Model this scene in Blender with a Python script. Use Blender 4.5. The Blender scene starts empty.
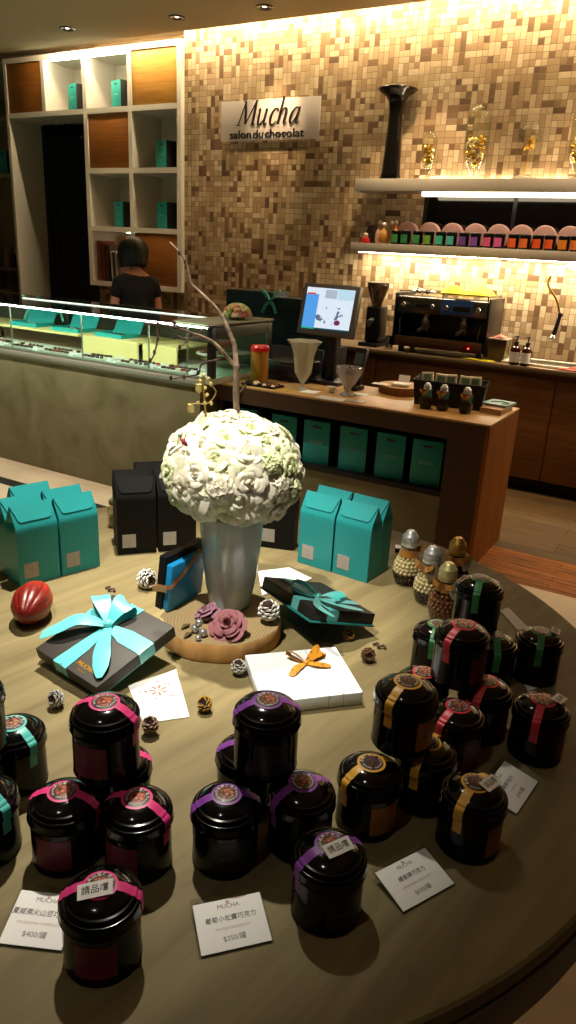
import bpy, bmesh, math, random
from mathutils import Vector, Matrix, Euler, noise
random.seed(7)
SC = bpy.context.scene
COL = SC.collection
PI = math.pi
R = math.radians
V3 = Vector

# ------------------------------------------------------------------ camera (solved from the room's own straight lines)
FPX = 725.0
PITCH, ROLL, YAW = R(19.75), R(2.95), R(29.75)
CAMZ = 1.57
fw = V3((-math.sin(YAW) * math.cos(PITCH), math.cos(YAW) * math.cos(PITCH), -math.sin(PITCH)))
rt0 = V3((math.cos(YAW), math.sin(YAW), 0))
up0 = rt0.cross(fw)
rt = rt0 * math.cos(ROLL) + up0 * math.sin(ROLL)
up = up0 * math.cos(ROLL) - rt0 * math.sin(ROLL)
CAM = V3((0, 0, CAMZ))
cam = bpy.data.cameras.new('camera')
cam.sensor_fit = 'HORIZONTAL'; cam.sensor_width = 36; cam.lens = FPX / 576 * 36
cam.clip_start = .02; cam.clip_end = 60
camo = bpy.data.objects.new('camera', cam); COL.objects.link(camo)
camo.matrix_world = Matrix(((rt.x, up.x, -fw.x, 0), (rt.y, up.y, -fw.y, 0), (rt.z, up.z, -fw.z, CAMZ), (0, 0, 0, 1)))
SC.camera = camo
def ray(px, py): return rt * ((px - 288) / FPX) - up * ((py - 512) / FPX) + fw
def at(px, py, z):
    d = ray(px, py); return CAM + d * ((z - CAMZ) / d.z)
def aty(px, py, y):
    d = ray(px, py); return CAM + d * (y / d.y)
def onp(px, py, P):
    n = V3((P[0], P[1], 0)); d = ray(px, py); return CAM + d * (n.dot(V3((P[0], P[1], 0))) / n.dot(d))
def face_cam(P): return math.atan2(-P[1], -P[0])

# ------------------------------------------------------------------ materials
def lin(c):
    return tuple(((x / 255) / 12.92 if x / 255 <= .04045 else (((x / 255) + .055) / 1.055) ** 2.4) for x in c[:3]) + (1,)
MATS = {}
def mat(name, col, rough=.5, metal=0, emit=0, spec=.5, bump=0, bscale=60, var=0, vscale=8, trans=0, ior=1.45, coat=0, alpha=1, stretch=None, sheen=0, sss=0):
    if name in MATS: return MATS[name]
    m = bpy.data.materials.new(name); m.use_nodes = True
    nt = m.node_tree; n = nt.nodes; b = n['Principled BSDF']
    c = lin(col)
    b.inputs['Base Color'].default_value = c
    b.inputs['Roughness'].default_value = rough
    b.inputs['Metallic'].default_value = metal
    b.inputs['Specular IOR Level'].default_value = spec
    b.inputs['Transmission Weight'].default_value = trans
    b.inputs['IOR'].default_value = ior
    b.inputs['Coat Weight'].default_value = coat
    b.inputs['Coat Roughness'].default_value = .05
    b.inputs['Alpha'].default_value = alpha
    b.inputs['Sheen Weight'].default_value = sheen
    if sss:
        b.inputs['Subsurface Weight'].default_value = sss; b.inputs['Subsurface Radius'].default_value = (.02, .015, .01)
    if emit:
        b.inputs['Emission Color'].default_value = c; b.inputs['Emission Strength'].default_value = emit
    if bump or var:
        tc = n.new('ShaderNodeTexCoord'); mp = n.new('ShaderNodeMapping')
        nt.links.new(tc.outputs['Object'], mp.inputs[0])
        if stretch: mp.inputs['Scale'].default_value = stretch
    if var:
        nz = n.new('ShaderNodeTexNoise'); nz.inputs['Scale'].default_value = vscale; nz.inputs['Detail'].default_value = 5
        nt.links.new(mp.outputs[0], nz.inputs['Vector'])
        cr = n.new('ShaderNodeValToRGB')
        cr.color_ramp.elements[0].position = .3; cr.color_ramp.elements[1].position = .7
        cr.color_ramp.elements[0].color = tuple(x * (1 - var) for x in c[:3]) + (1,)
        cr.color_ramp.elements[1].color = tuple(min(1, x * (1 + var)) for x in c[:3]) + (1,)
        nt.links.new(nz.outputs[0], cr.inputs[0]); nt.links.new(cr.outputs[0], b.inputs['Base Color'])
    if bump:
        nb = n.new('ShaderNodeTexNoise'); nb.inputs['Scale'].default_value = bscale; nb.inputs['Detail'].default_value = 3
        nt.links.new(mp.outputs[0], nb.inputs['Vector'])
        bp = n.new('ShaderNodeBump'); bp.inputs['Strength'].default_value = bump; bp.inputs['Distance'].default_value = .01
        nt.links.new(nb.outputs[0], bp.inputs['Height']); nt.links.new(bp.outputs[0], b.inputs['Normal'])
    MATS[name] = m
    return m
def nodes(m): return m.node_tree.nodes, m.node_tree.links, m.node_tree.nodes['Principled BSDF']
def emission(name, col, strength):
    m = bpy.data.materials.new(name); m.use_nodes = True; nt = m.node_tree
    for x in list(nt.nodes): nt.nodes.remove(x)
    e = nt.nodes.new('ShaderNodeEmission'); o = nt.nodes.new('ShaderNodeOutputMaterial')
    e.inputs[0].default_value = lin(col); e.inputs[1].default_value = strength
    nt.links.new(e.outputs[0], o.inputs[0]); MATS[name] = m
    return m
def thin_glass(name, tint=(235, 245, 240), base=.05, gain=.5):
    m = bpy.data.materials.new(name); m.use_nodes = True; nt = m.node_tree
    for x in list(nt.nodes): nt.nodes.remove(x)
    o = nt.nodes.new('ShaderNodeOutputMaterial'); mix = nt.nodes.new('ShaderNodeMixShader')
    t = nt.nodes.new('ShaderNodeBsdfTransparent'); g = nt.nodes.new('ShaderNodeBsdfGlossy')
    t.inputs[0].default_value = lin(tint); g.inputs['Roughness'].default_value = .03
    lw = nt.nodes.new('ShaderNodeLayerWeight'); lw.inputs[0].default_value = .5
    pw = nt.nodes.new('ShaderNodeMath'); pw.operation = 'POWER'; pw.inputs[1].default_value = 3
    nt.links.new(lw.outputs['Facing'], pw.inputs[0])
    mm = nt.nodes.new('ShaderNodeMath'); mm.operation = 'MULTIPLY_ADD'; mm.inputs[1].default_value = gain; mm.inputs[2].default_value = base
    nt.links.new(pw.outputs[0], mm.inputs[0]); nt.links.new(mm.outputs[0], mix.inputs[0])
    nt.links.new(t.outputs[0], mix.inputs[1]); nt.links.new(g.outputs[0], mix.inputs[2]); nt.links.new(mix.outputs[0], o.inputs[0])
    MATS[name] = m
    return m
def wood(name, c1, c2, scale=6, rough=.45, rot=0, stretch=(1, 14, 14), planks=None, dark=None):
    """grain runs along local x after turning by rot; planks = (length, width)"""
    m = bpy.data.materials.new(name); m.use_nodes = True
    n, l, b = nodes(m)
    tc = n.new('ShaderNodeTexCoord'); mp = n.new('ShaderNodeMapping'); mp.inputs['Rotation'].default_value = (0, 0, rot)
    l.new(tc.outputs['Object'], mp.inputs[0])
    mp2 = n.new('ShaderNodeMapping'); mp2.inputs['Scale'].default_value = stretch; l.new(mp.outputs[0], mp2.inputs[0])
    nz = n.new('ShaderNodeTexNoise'); nz.inputs['Scale'].default_value = scale; nz.inputs['Detail'].default_value = 8; nz.inputs['Roughness'].default_value = .6
    nz.inputs['Distortion'].default_value = .4
    l.new(mp2.outputs[0], nz.inputs['Vector'])
    cr = n.new('ShaderNodeValToRGB'); cr.color_ramp.elements[0].position = .32; cr.color_ramp.elements[1].position = .68
    cr.color_ramp.elements[0].color = lin(c1); cr.color_ramp.elements[1].color = lin(c2)
    l.new(nz.outputs[0], cr.inputs[0])
    last = cr.outputs[0]
    if planks:
        br = n.new('ShaderNodeTexBrick'); br.inputs['Scale'].default_value = 1
        br.inputs['Brick Width'].default_value = planks[0]; br.inputs['Row Height'].default_value = planks[1]
        br.inputs['Mortar Size'].default_value = .002; br.inputs['Color1'].default_value = (.75, .75, .75, 1); br.inputs['Color2'].default_value = (1, 1, 1, 1)
        br.inputs['Mortar'].default_value = (.25, .2, .18, 1); br.offset = .37
        l.new(mp.outputs[0], br.inputs['Vector'])
        mx = n.new('ShaderNodeMixRGB'); mx.blend_type = 'MULTIPLY'; mx.inputs[0].default_value = 1
        l.new(last, mx.inputs[1]); l.new(br.outputs[0], mx.inputs[2]); last = mx.outputs[0]
    l.new(last, b.inputs['Base Color'])
    b.inputs['Roughness'].default_value = rough
    bp = n.new('ShaderNodeBump'); bp.inputs['Strength'].default_value = .08; bp.inputs['Distance'].default_value = .005
    l.new(nz.outputs[0], bp.inputs['Height']); l.new(bp.outputs[0], b.inputs['Normal'])
    MATS[name] = m
    return m
def mathn(nt, op, a, b=None, c=None):
    x = nt.nodes.new('ShaderNodeMath'); x.operation = op
    for i, v in enumerate((a, b, c)):
        if v is None: continue
        if isinstance(v, (int, float)): x.inputs[i].default_value = v
        else: nt.links.new(v, x.inputs[i])
    return x.outputs[0]

# ------------------------------------------------------------------ mesh building
class G:
    def __init__(s): s.bm = bmesh.new(); s.mi = 0
    def _f(s, vs):
        try:
            f = s.bm.faces.new(vs); f.material_index = s.mi; return f
        except ValueError: return None
    def v(s, *p): return s.bm.verts.new(p if len(p) == 3 else p[0])
    def box(s, a, b, M=None, bev=0):
        x0, y0, z0 = a; x1, y1, z1 = b
        P = [(x0, y0, z0), (x1, y0, z0), (x1, y1, z0), (x0, y1, z0), (x0, y0, z1), (x1, y0, z1), (x1, y1, z1), (x0, y1, z1)]
        P = [V3(p) for p in P]
        if M is not None: P = [M @ p for p in P]
        vs = [s.bm.verts.new(p) for p in P]
        fs = [s._f([vs[i] for i in q]) for q in ((3, 2, 1, 0), (4, 5, 6, 7), (0, 1, 5, 4), (1, 2, 6, 5), (2, 3, 7, 6), (3, 0, 4, 7))]
        if bev:
            es = list({e for f in fs for e in f.edges})
            bmesh.ops.bevel(s.bm, geom=es, offset=bev, segments=2, affect='EDGES', profile=.5, clamp_overlap=True)
        return s
    def quad(s, a, b, c, d): s._f([s.v(V3(p)) for p in (a, b, c, d)]); return s
    def prism(s, pts, z0, z1, M=None):
        lo = [V3((x, y, z0)) for x, y in pts]; hi = [V3((x, y, z1)) for x, y in pts]
        if M is not None: lo = [M @ p for p in lo]; hi = [M @ p for p in hi]
        lo = [s.v(p) for p in lo]; hi = [s.v(p) for p in hi]; n = len(pts)
        s._f(lo[::-1]); s._f(hi)
        for i in range(n): s._f([lo[i], lo[(i + 1) % n], hi[(i + 1) % n], hi[i]])
        return s
    def lathe(s, prof, seg=32, M=None, rad=None):
        """prof: (r, z) from bottom to top; rad(angle, z) multiplies r"""
        rings = []
        for r, z in prof:
            if r < 1e-6:
                p = V3((0, 0, z)); rings.append([s.v(M @ p if M is not None else p)])
            else:
                g = []
                for k in range(seg):
                    a = 2 * PI * k / seg; rr = r * (rad(a, z) if rad else 1)
                    p = V3((rr * math.cos(a), rr * math.sin(a), z)); g.append(s.v(M @ p if M is not None else p))
                rings.append(g)
        for A, B in zip(rings, rings[1:]):
            for k in range(seg):
                k2 = (k + 1) % seg
                if len(A) == 1 and len(B) == 1: break
                if len(A) == 1: s._f([A[0], B[k2], B[k]][::-1][::1] if False else [A[0], B[k2], B[k]])
                elif len(B) == 1: s._f([A[k], A[k2], B[0]])
                else: s._f([A[k], A[k2], B[k2], B[k]])
        if len(rings[0]) > 1 and prof[0][0] > 1e-6 and s.cap: s._f(rings[0][::-1])
        if len(rings[-1]) > 1 and s.cap: s._f(rings[-1])
        return s
    cap = True
    def tube(s, pts, rad, seg=8, caps=True):
        pts = [V3(p) for p in pts]; n = len(pts)
        if not isinstance(rad, (list, tuple)): rad = [rad] * n
        t0 = (pts[1] - pts[0]).normalized()
        ref = V3((0, 0, 1)) if abs(t0.z) < .9 else V3((1, 0, 0))
        u = t0.cross(ref).normalized(); rings = []
        for i, p in enumerate(pts):
            t = (pts[min(i + 1, n - 1)] - pts[max(i - 1, 0)]).normalized()
            u = (u - t * u.dot(t)).normalized(); w = t.cross(u)
            rings.append([s.v(p + (u * math.cos(2 * PI * k / seg) + w * math.sin(2 * PI * k / seg)) * rad[i]) for k in range(seg)])
        for A, B in zip(rings, rings[1:]):
            for k in range(seg): s._f([A[k], A[(k + 1) % seg], B[(k + 1) % seg], B[k]])
        if caps: s._f(rings[0][::-1]); s._f(rings[-1])
        return s
    def ball(s, c, r, seg=10, rings=7, sc=(1, 1, 1), M=None):
        c = V3(c); R_ = []
        for i in range(rings + 1):
            th = PI * i / rings
            if i in (0, rings): q = [V3((0, 0, -math.cos(th)))]
            else: q = [V3((math.sin(th) * math.cos(2 * PI * k / seg), math.sin(th) * math.sin(2 * PI * k / seg), -math.cos(th))) for k in range(seg)]
            q = [V3((p.x * sc[0], p.y * sc[1], p.z * sc[2])) * r for p in q]
            if M is not None: q = [M @ p for p in q]
            R_.append([s.v(p + c) for p in q])
        for A, B in zip(R_, R_[1:]):
            for k in range(seg):
                k2 = (k + 1) % seg
                if len(A) == 1: s._f([A[0], B[k2], B[k]])
                elif len(B) == 1: s._f([A[k], A[k2], B[0]])
                else: s._f([A[k], A[k2], B[k2], B[k]])
        return s
    def strip(s, pts, side, w, th=.0006):
        """ribbon: pts centre line, side = width direction(s), w = width(s); given a thickness"""
        pts = [V3(p) for p in pts]; n = len(pts)
        if not isinstance(w, (list, tuple)): w = [w] * n
        if not isinstance(side, list): side = [V3(side)] * n
        T, B_ = [], []
        for i, p in enumerate(pts):
            t = (pts[min(i + 1, n - 1)] - pts[max(i - 1, 0)]).normalized()
            sd = V3(side[i]); sd = (sd - t * sd.dot(t)).normalized(); nn = t.cross(sd)
            a, b = p - sd * w[i] / 2, p + sd * w[i] / 2; m_ = p + nn * (w[i] * .04)
            T.append([s.v(q + nn * th / 2) for q in (a, m_, b)]); B_.append([s.v(q - nn * th / 2) for q in (a, m_, b)])
        for i in range(n - 1):
            for k in (0, 1):
                s._f([T[i][k], T[i + 1][k], T[i + 1][k + 1], T[i][k + 1]]); s._f([B_[i][k + 1], B_[i + 1][k + 1], B_[i + 1][k], B_[i][k]])
            s._f([T[i][0], B_[i][0], B_[i + 1][0], T[i + 1][0]]); s._f([T[i][2], T[i + 1][2], B_[i + 1][2], B_[i][2]])
        for i in (0, n - 1):
            for k in (0, 1): s._f([T[i][k], T[i][k + 1], B_[i][k + 1], B_[i][k]])
        return s
    def grid(s, f, nu, nv):
        g = [[s.v(V3(f(i / nu, j / nv))) for j in range(nv + 1)] for i in range(nu + 1)]
        for i in range(nu):
            for j in range(nv): s._f([g[i][j], g[i + 1][j], g[i + 1][j + 1], g[i][j + 1]])
        return s
    def mesh(s, name, mats, sharp=35, norm=True):
        if norm: bmesh.ops.recalc_face_normals(s.bm, faces=s.bm.faces)
        me = bpy.data.meshes.new(name); s.bm.to_mesh(me); s.bm.free()
        for m in (mats if isinstance(mats, (list, tuple)) else [mats]): me.materials.append(m)
        if sharp is not None:
            for p in me.polygons: p.use_smooth = True
            me.set_sharp_from_angle(angle=R(sharp))
        return me
def obj(name, g, mats, parent=None, loc=None, rot=None, sharp=35, norm=True):
    me = g.mesh(name, mats, sharp, norm) if isinstance(g, G) else g
    o = bpy.data.objects.new(name, me); COL.objects.link(o)
    if parent is not None: o.parent = parent
    if loc is not None: o.location = loc
    if rot is not None: o.rotation_euler = rot
    return o
def tag(o, label, cat, group=None):
    o['label'] = label; o['category'] = cat
    if group: o['group'] = group
    return o
def thing(name, label, cat, loc=(0, 0, 0), rz=0, group=None, rot=None):
    o = bpy.data.objects.new(name, None); COL.objects.link(o); o.empty_display_size = .05
    o.location = loc; o.rotation_euler = rot if rot is not None else (0, 0, rz)
    return tag(o, label, cat, group)
def struct(name, g, m, sharp=35):
    o = obj(name, g, m, sharp=sharp); o['kind'] = 'structure'; return o
def kids(o): return [c for c in bpy.data.objects if c.parent == o]
def dup(root, loc, rz, label=None, rot=None):
    r = root.copy(); COL.objects.link(r); r.location = loc; r.rotation_euler = rot if rot is not None else (0, 0, rz)
    if label: r['label'] = label
    for ch in kids(root):
        c = ch.copy(); COL.objects.link(c); c.parent = r
        for g_ in kids(ch):
            d = g_.copy(); COL.objects.link(d); d.parent = c
    return r
TXT = {}
def text_mesh(body, size, depth=.0002, shear=0, res=2, bold=0, align='CENTER', spacing=1):
    key = (body, size, depth, shear, bold, align, spacing)
    if key in TXT: return TXT[key]
    c = bpy.data.curves.new('lettering', 'FONT'); c.body = body; c.size = size; c.align_x = align; c.align_y = 'CENTER'
    c.extrude = depth; c.shear = shear; c.resolution_u = res; c.offset = bold; c.space_character = spacing
    o = bpy.data.objects.new('lettering', c); COL.objects.link(o)
    dg = bpy.context.evaluated_depsgraph_get(); me = bpy.data.meshes.new_from_object(o.evaluated_get(dg))
    bpy.data.objects.remove(o); bpy.data.curves.remove(c); me.name = 'lettering'
    TXT[key] = me
    return me
def text_into(bm_g, body, size, M, **k):
    me = text_mesh(body, size, **k); vs = [bm_g.v(M @ v.co) for v in me.vertices]
    for p in me.polygons: bm_g._f([vs[i] for i in p.vertices])
def text(body, size, m, parent, loc, rot=(0, 0, 0), name='lettering', **k):
    me = text_mesh(body, size, **k)
    if not me.materials: me.materials.append(m)
    elif me.materials[0] != m: me = me.copy(); me.materials.clear(); me.materials.append(m)
    return obj(name, me, m, parent, loc, rot)
def tilt(a='X', d=0): return Matrix.Rotation(R(d), 4, a)
def TR(x, y, z): return Matrix.Translation((x, y, z))
def frame_from(o, x, y):
    """matrix with origin o, x axis along x, y axis near y"""
    x = V3(x).normalized(); z = x.cross(V3(y)).normalized(); y = z.cross(x)
    return Matrix(((x.x, y.x, z.x, o[0]), (x.y, y.y, z.y, o[1]), (x.z, y.z, z.z, o[2]), (0, 0, 0, 1)))

# shared materials
M_teal = mat('teal_card', (22, 150, 146), .5)
M_black_card = mat('black_card', (22, 21, 22), .5)
M_white = mat('white_paint', (225, 218, 205), .6)
M_paper = mat('white_paper', (236, 234, 232), .7)
M_ink = mat('ink', (40, 36, 38), .6)
M_ink_grey = mat('grey_ink', (120, 112, 116), .6)
M_ink_pink = mat('pink_ink', (190, 160, 165), .6)
M_gold = mat('gold_foil', (214, 160, 52), .3, .8)
M_chrome = mat('chrome', (210, 210, 212), .12, 1)
M_steel = mat('brushed_steel', (150, 148, 146), .3, 1)
M_blackplastic = mat('black_plastic', (14, 14, 15), .35)
M_glass = thin_glass('clear_glass')
M_acrylic = thin_glass('clear_acrylic', (240, 245, 245), .06, .5)
M_choc = mat('dark_chocolate', (52, 28, 18), .35)
M_milk = mat('milk_chocolate', (110, 66, 40), .4)
M_skin = mat('skin', (200, 140, 105), .5, sss=.1)

def bez(pts, n=24):
    out = []
    pts = [V3(p) for p in pts]
    for i in range(len(pts) - 1):
        p0 = pts[max(i - 1, 0)]; p1 = pts[i]; p2 = pts[i + 1]; p3 = pts[min(i + 2, len(pts) - 1)]
        for k in range(n):
            t_ = k / n
            out.append(.5 * ((2 * p1) + (p2 - p0) * t_ + (2 * p0 - 5 * p1 + 4 * p2 - p3) * t_ * t_ + (3 * p1 - p0 - 3 * p2 + p3) * t_ ** 3))
    out.append(pts[-1]); return out
# ================================================================== THE ROOM
YW = 5.65           # tiled wall
XL, XR, YF, ZC = -7.6, 1.6, -1.8, 3.22
# mosaic: square, upright and lying tiles mixed by a 2x2 block lottery
def mosaic():
    m = bpy.data.materials.new('wood_mosaic'); m.use_nodes = True
    nt = m.node_tree; n, l, b = nodes(m); S = .0415
    tc = n.new('ShaderNodeTexCoord'); sp = n.new('ShaderNodeSeparateXYZ'); l.new(tc.outputs['Object'], sp.inputs[0])
    F = lambda *a: mathn(nt, *a)
    x = F('DIVIDE', sp.outputs['X'], S); z0 = F('DIVIDE', sp.outputs['Z'], S)
    cx2 = F('FLOOR', F('MULTIPLY', x, .5))
    z = F('ADD', z0, F('FLOORED_MODULO', cx2, 2.0))
    cz2 = F('FLOOR', F('MULTIPLY', z, .5))
    def wn(a, c, off):
        cb = n.new('ShaderNodeCombineXYZ'); l.new(a, cb.inputs[0]); l.new(c, cb.inputs[1]); cb.inputs[2].default_value = off
        w = n.new('ShaderNodeTexWhiteNoise'); l.new(cb.outputs[0], w.inputs[0]); return w.outputs['Value']
    lot = wn(cx2, cz2, 3.7)
    fx, fz = F('FLOOR', x), F('FLOOR', z)
    isV = F('MULTIPLY', F('GREATER_THAN', lot, .3), F('LESS_THAN', lot, .72))   # upright pair
    isH = F('GREATER_THAN', lot, .8)
    def mixf(t, a, c):   # a*(1-t)+c*t
        return F('ADD', F('MULTIPLY', a, F('SUBTRACT', 1.0, t)), F('MULTIPLY', c, t))
    idx = mixf(isH, fx, F('MULTIPLY', cx2, 2.0)); idz = mixf(isV, fz, F('MULTIPLY', cz2, 2.0))
    r1 = wn(idx, idz, 1.0); r2 = wn(idx, idz, 9.0)
    # distance to the joint
    u = mixf(isH, F('FRACT', x), F('FRACT', F('MULTIPLY', x, .5))); w_ = mixf(isV, F('FRACT', z), F('FRACT', F('MULTIPLY', z, .5)))
    ex = F('MULTIPLY', F('MINIMUM', u, F('SUBTRACT', 1.0, u)), mixf(isH, F('ADD', 0.0, 1.0), F('ADD', 0.0, 2.0)))
    ez = F('MULTIPLY', F('MINIMUM', w_, F('SUBTRACT', 1.0, w_)), mixf(isV, F('ADD', 0.0, 1.0), F('ADD', 0.0, 2.0)))
    e = F('MINIMUM', ex, ez)
    tile = n.new('ShaderNodeMapRange'); l.new(e, tile.inputs[0]); tile.inputs[1].default_value = .02; tile.inputs[2].default_value = .07
    cr = n.new('ShaderNodeValToRGB'); el = cr.color_ramp.elements
    cols = [(0, (84, 58, 32)), (.12, (112, 84, 52)), (.24, (152, 124, 90)), (.6, (176, 150, 114)), (1, (202, 180, 146))]
    el[0].position = 0; el[0].color = lin(cols[0][1]); el[1].position = 1; el[1].color = lin(cols[-1][1])
    for p, c in cols[1:-1]: q = el.new(p); q.color = lin(c)
    l.new(r1, cr.inputs[0])
    nz = n.new('ShaderNodeTexNoise'); nz.inputs['Scale'].default_value = 40; nz.inputs['Detail'].default_value = 4; l.new(tc.outputs['Object'], nz.inputs['Vector'])
    mr = n.new('ShaderNodeMapRange'); l.new(nz.outputs[0], mr.inputs[0]); mr.inputs[3].default_value = .82; mr.inputs[4].default_value = 1.15
    m1 = n.new('ShaderNodeMixRGB'); m1.blend_type = 'MULTIPLY'; m1.inputs[0].default_value = 1; l.new(cr.outputs[0], m1.inputs[1])
    cb = n.new('ShaderNodeCombineXYZ'); [l.new(mr.outputs[0], cb.inputs[i]) for i in range(3)]; l.new(cb.outputs[0], m1.inputs[2])
    m2 = n.new('ShaderNodeMixRGB'); l.new(tile.outputs[0], m2.inputs[0]); m2.inputs[1].default_value = lin((104, 76, 46)); l.new(m1.outputs[0], m2.inputs[2])
    l.new(m2.outputs[0], b.inputs['Base Color'])
    h = F('ADD', F('MULTIPLY', tile.outputs[0], .5), F('MULTIPLY', r2, F('MULTIPLY', tile.outputs[0], .7)))
    bp = n.new('ShaderNodeBump'); bp.inputs['Strength'].default_value = .5; bp.inputs['Distance'].default_value = .006
    l.new(h, bp.inputs['Height']); l.new(bp.outputs[0], b.inputs['Normal']); b.inputs['Roughness'].default_value = .55
    MATS['mosaic'] = m
    return m
M_mosaic = mosaic()
M_plaster = mat('wall_plaster', (120, 100, 78), .9, bump=.1)
M_ceil = mat('ceiling_paint', (214, 196, 162), .95)
def marble(name, c1, c2, vein):
    m = bpy.data.materials.new(name); m.use_nodes = True; n, l, b = nodes(m)
    tc = n.new('ShaderNodeTexCoord'); nz = n.new('ShaderNodeTexNoise'); nz.inputs['Scale'].default_value = 3.2; nz.inputs['Detail'].default_value = 9; nz.inputs['Distortion'].default_value = 1.3
    l.new(tc.outputs['Object'], nz.inputs['Vector']); cr = n.new('ShaderNodeValToRGB'); e = cr.color_ramp.elements
    e[0].position = .3; e[0].color = lin(vein); e[1].position = .75; e[1].color = lin(c2); q = e.new(.45); q.color = lin(c1)
    l.new(nz.outputs[0], cr.inputs[0]); l.new(cr.outputs[0], b.inputs['Base Color']); b.inputs['Roughness'].default_value = .5
    return m
M_marble = marble('grey_marble', (116, 112, 80), (134, 129, 98), (102, 96, 67))
M_tilefloor = mat('stone_floor', (196, 172, 142), .6, var=.12, vscale=3)
M_plank = wood('orange_planks', (78, 36, 2), (184, 112, 30), 3, .45, 0, (1.2, 26, 26), planks=(1.4, .055))
M_plank2 = wood('grey_planks', (76, 58, 36), (106, 84, 56), 3, .5, 0, (1, 16, 16), planks=(1.6, .16))
M_oak = wood('oak_veneer', (190, 130, 50), (214, 158, 76), 3, .45, 0, (1, 1, 16))
M_oakdark = wood('brown_oak_veneer', (132, 78, 26), (160, 100, 38), 3, .45, 0, (1, 1, 16))
M_counter = wood('counter_front', (112, 70, 34), (138, 90, 48), 3, .5, 0, (1, 1, 14))
M_bar = wood('bar_oak', (168, 128, 76), (192, 154, 100), 3, .42, 0, (1, 12, 12))
M_barend = wood('bar_end_wood', (122, 70, 22), (150, 92, 34), 3, .5, 0, (14, 14, 1))
M_barfront = mat('bar_front_brown', (70, 48, 28), .5, var=.1, stretch=(1, 1, .2))

for m_ in (M_plank, M_plank2, M_barend):
    nodes(m_)[2].inputs['Specular IOR Level'].default_value = .15; nodes(m_)[2].inputs['Roughness'].default_value = .65
g = G(); g.box((XL, YF, -.12), (XR, 3.60, 0)); struct('floor', g, M_tilefloor)
g = G(); g.box((-6.5, 3.07, .0003), (-2.0, 3.16, .004)); struct('trim_1', g, mat('dark_floor_strip', (26, 20, 16), .5))  # thin dark band lying on the floor before the marble base
g = G(); g.box((XL, 3.60, -.12), (XR, 4.05, 0)); struct('floor.001', g, M_plank)
g = G(); g.box((XL, 4.05, -.12), (XR, YW + .5, 0)); struct('floor.002', g, M_plank2)
SLOT = YW - .20        # the ceiling stops short of the wall: a raised slot hides the light strip
g = G(); g.box((XL, YF, ZC), (XR, SLOT, ZC + .1)); g.box((XL, SLOT - .0, ZC + .16), (XR, YW + .5, ZC + .26)); g.box((XL, SLOT - .02, ZC + .1), (XR, SLOT, ZC + .16)); struct('ceiling', g, M_ceil)
CXL, CXR, CZ0, CZ1 = -6.71, -4.48, 1.155, 3.215     # tall shelving cabinet
WX = -5.60                                            # right side of the curtained niche
g = G()
g.box((CXR, YW, 0), (XR, YW + .5, ZC + .16))                       # right of the cabinet
g.box((WX + .03, YW, 0), (CXR, YW + .5, CZ0 + .0))           # under it
struct('wall_back', g, M_mosaic)
g = G(); g.box((XL, YW + .44, 0), (CXR, YW + .5, ZC + .16)); struct('wall_back.001', g, M_plaster)
g = G(); g.box((XL - .1, YF, 0), (XL, YW + .5, ZC)); struct('wall_left', g, M_plaster)
g = G(); g.box((XR, YF, 0), (XR + .1, YW + .5, ZC)); struct('wall_right', g, M_plaster)
g = G(); g.box((XL, YF - .1, 0), (XR, YF, ZC)); struct('wall_front', g, M_plaster)

# dark glazed opening between the two wall shelves
M_darkglass = mat('dark_glass', (10, 8, 8), .08, spec=.6)
M_darkframe = mat('dark_frame', (22, 18, 16), .4)
g = G(); g.box((-2.17, YW - .018, 1.60), (-.2, YW - .001, 2.06)); w1 = struct('window_1', g, M_darkglass)
g = G()
for x in (-2.17, -1.50, -.85): g.box((x, YW - .024, 1.60), (x + .028, YW - .0185, 2.06))
fr = obj('window_frame', g, M_darkframe, w1)

# ------------------------------------------------------------------ shelving cabinet with a curtained niche
cab = thing('shelving_cabinet', 'tall white wall cabinet of open square cells and oak doors round a curtained niche', 'cabinet', (0, 0, 0))
D0, D1, t = YW - .05, YW + .38, .045
X = [-6.71, -6.165, -5.62, -5.065, -4.50]; Z = [CZ1, 2.715, 2.205, 1.69, CZ0]
g = G()
g.box((X[0] + .035, D0 + .001, CZ1 - t), (X[4] - t / 2, D1 - .02, CZ1))                    # top
g.box((X[0] + .035, D0 + .001, 2.715 - t / 2), (X[4] - t / 2, D1 - .02, 2.715 + t / 2))              # first shelf, all across
for z in (2.205, 1.69): g.box((X[2] + t / 2, D0 + .001, z - t / 2), (X[4] - t / 2, D1 - .02, z + t / 2))
g.box((X[2] + t / 2, D0 + .001, CZ0), (X[4] - t / 2, D1 - .02, CZ0 + t))
g.box((X[0], D0, 0), (X[0] + .035, D1, CZ1))                                # left side to the floor
g.box((X[1] - t / 2, D0 + .0005, 2.715 + t / 2), (X[1] + t / 2, D1 - .02, CZ1 - t))
g.box((X[2] - t / 2, D0, CZ0), (X[2] + t / 2, D1 - .02, 2.715 - t / 2)); g.box((X[2] - t / 2, D0, 2.715 + t / 2), (X[2] + t / 2, D1 - .02, CZ1 - t))
[g.box((X[3] - t / 2, D0 + .0005, za), (X[3] + t / 2, D1 - .02, zb)) for za, zb in ((CZ0 + t, 1.69 - t / 2), (1.69 + t / 2, 2.205 - t / 2), (2.205 + t / 2, 2.715 - t / 2), (2.715 + t / 2, CZ1 - t))]
g.box((X[4] - t / 2, D0, CZ0), (X[4] + t / 2, D1 - .02, CZ1))
g.box((X[0], D1 - .02, CZ0), (X[4] + t / 2, D1, CZ1))                             # back board
obj('frame', g, M_white, cab)
def panel(c, r, m, nm='door'):
    g = G(); g.box((X[c] + t / 2 + .004, D0 + .012, Z[r + 1] + t / 2 + .004), (X[c + 1] - t / 2 - .004, D0 + .03, Z[r] - t / 2 - .004), bev=.001)
    obj(nm, g, m, cab)
panel(0, 0, M_oakdark); panel(3, 0, M_oak); panel(2, 1, M_oakdark); panel(3, 3, M_oakdark)
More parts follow.
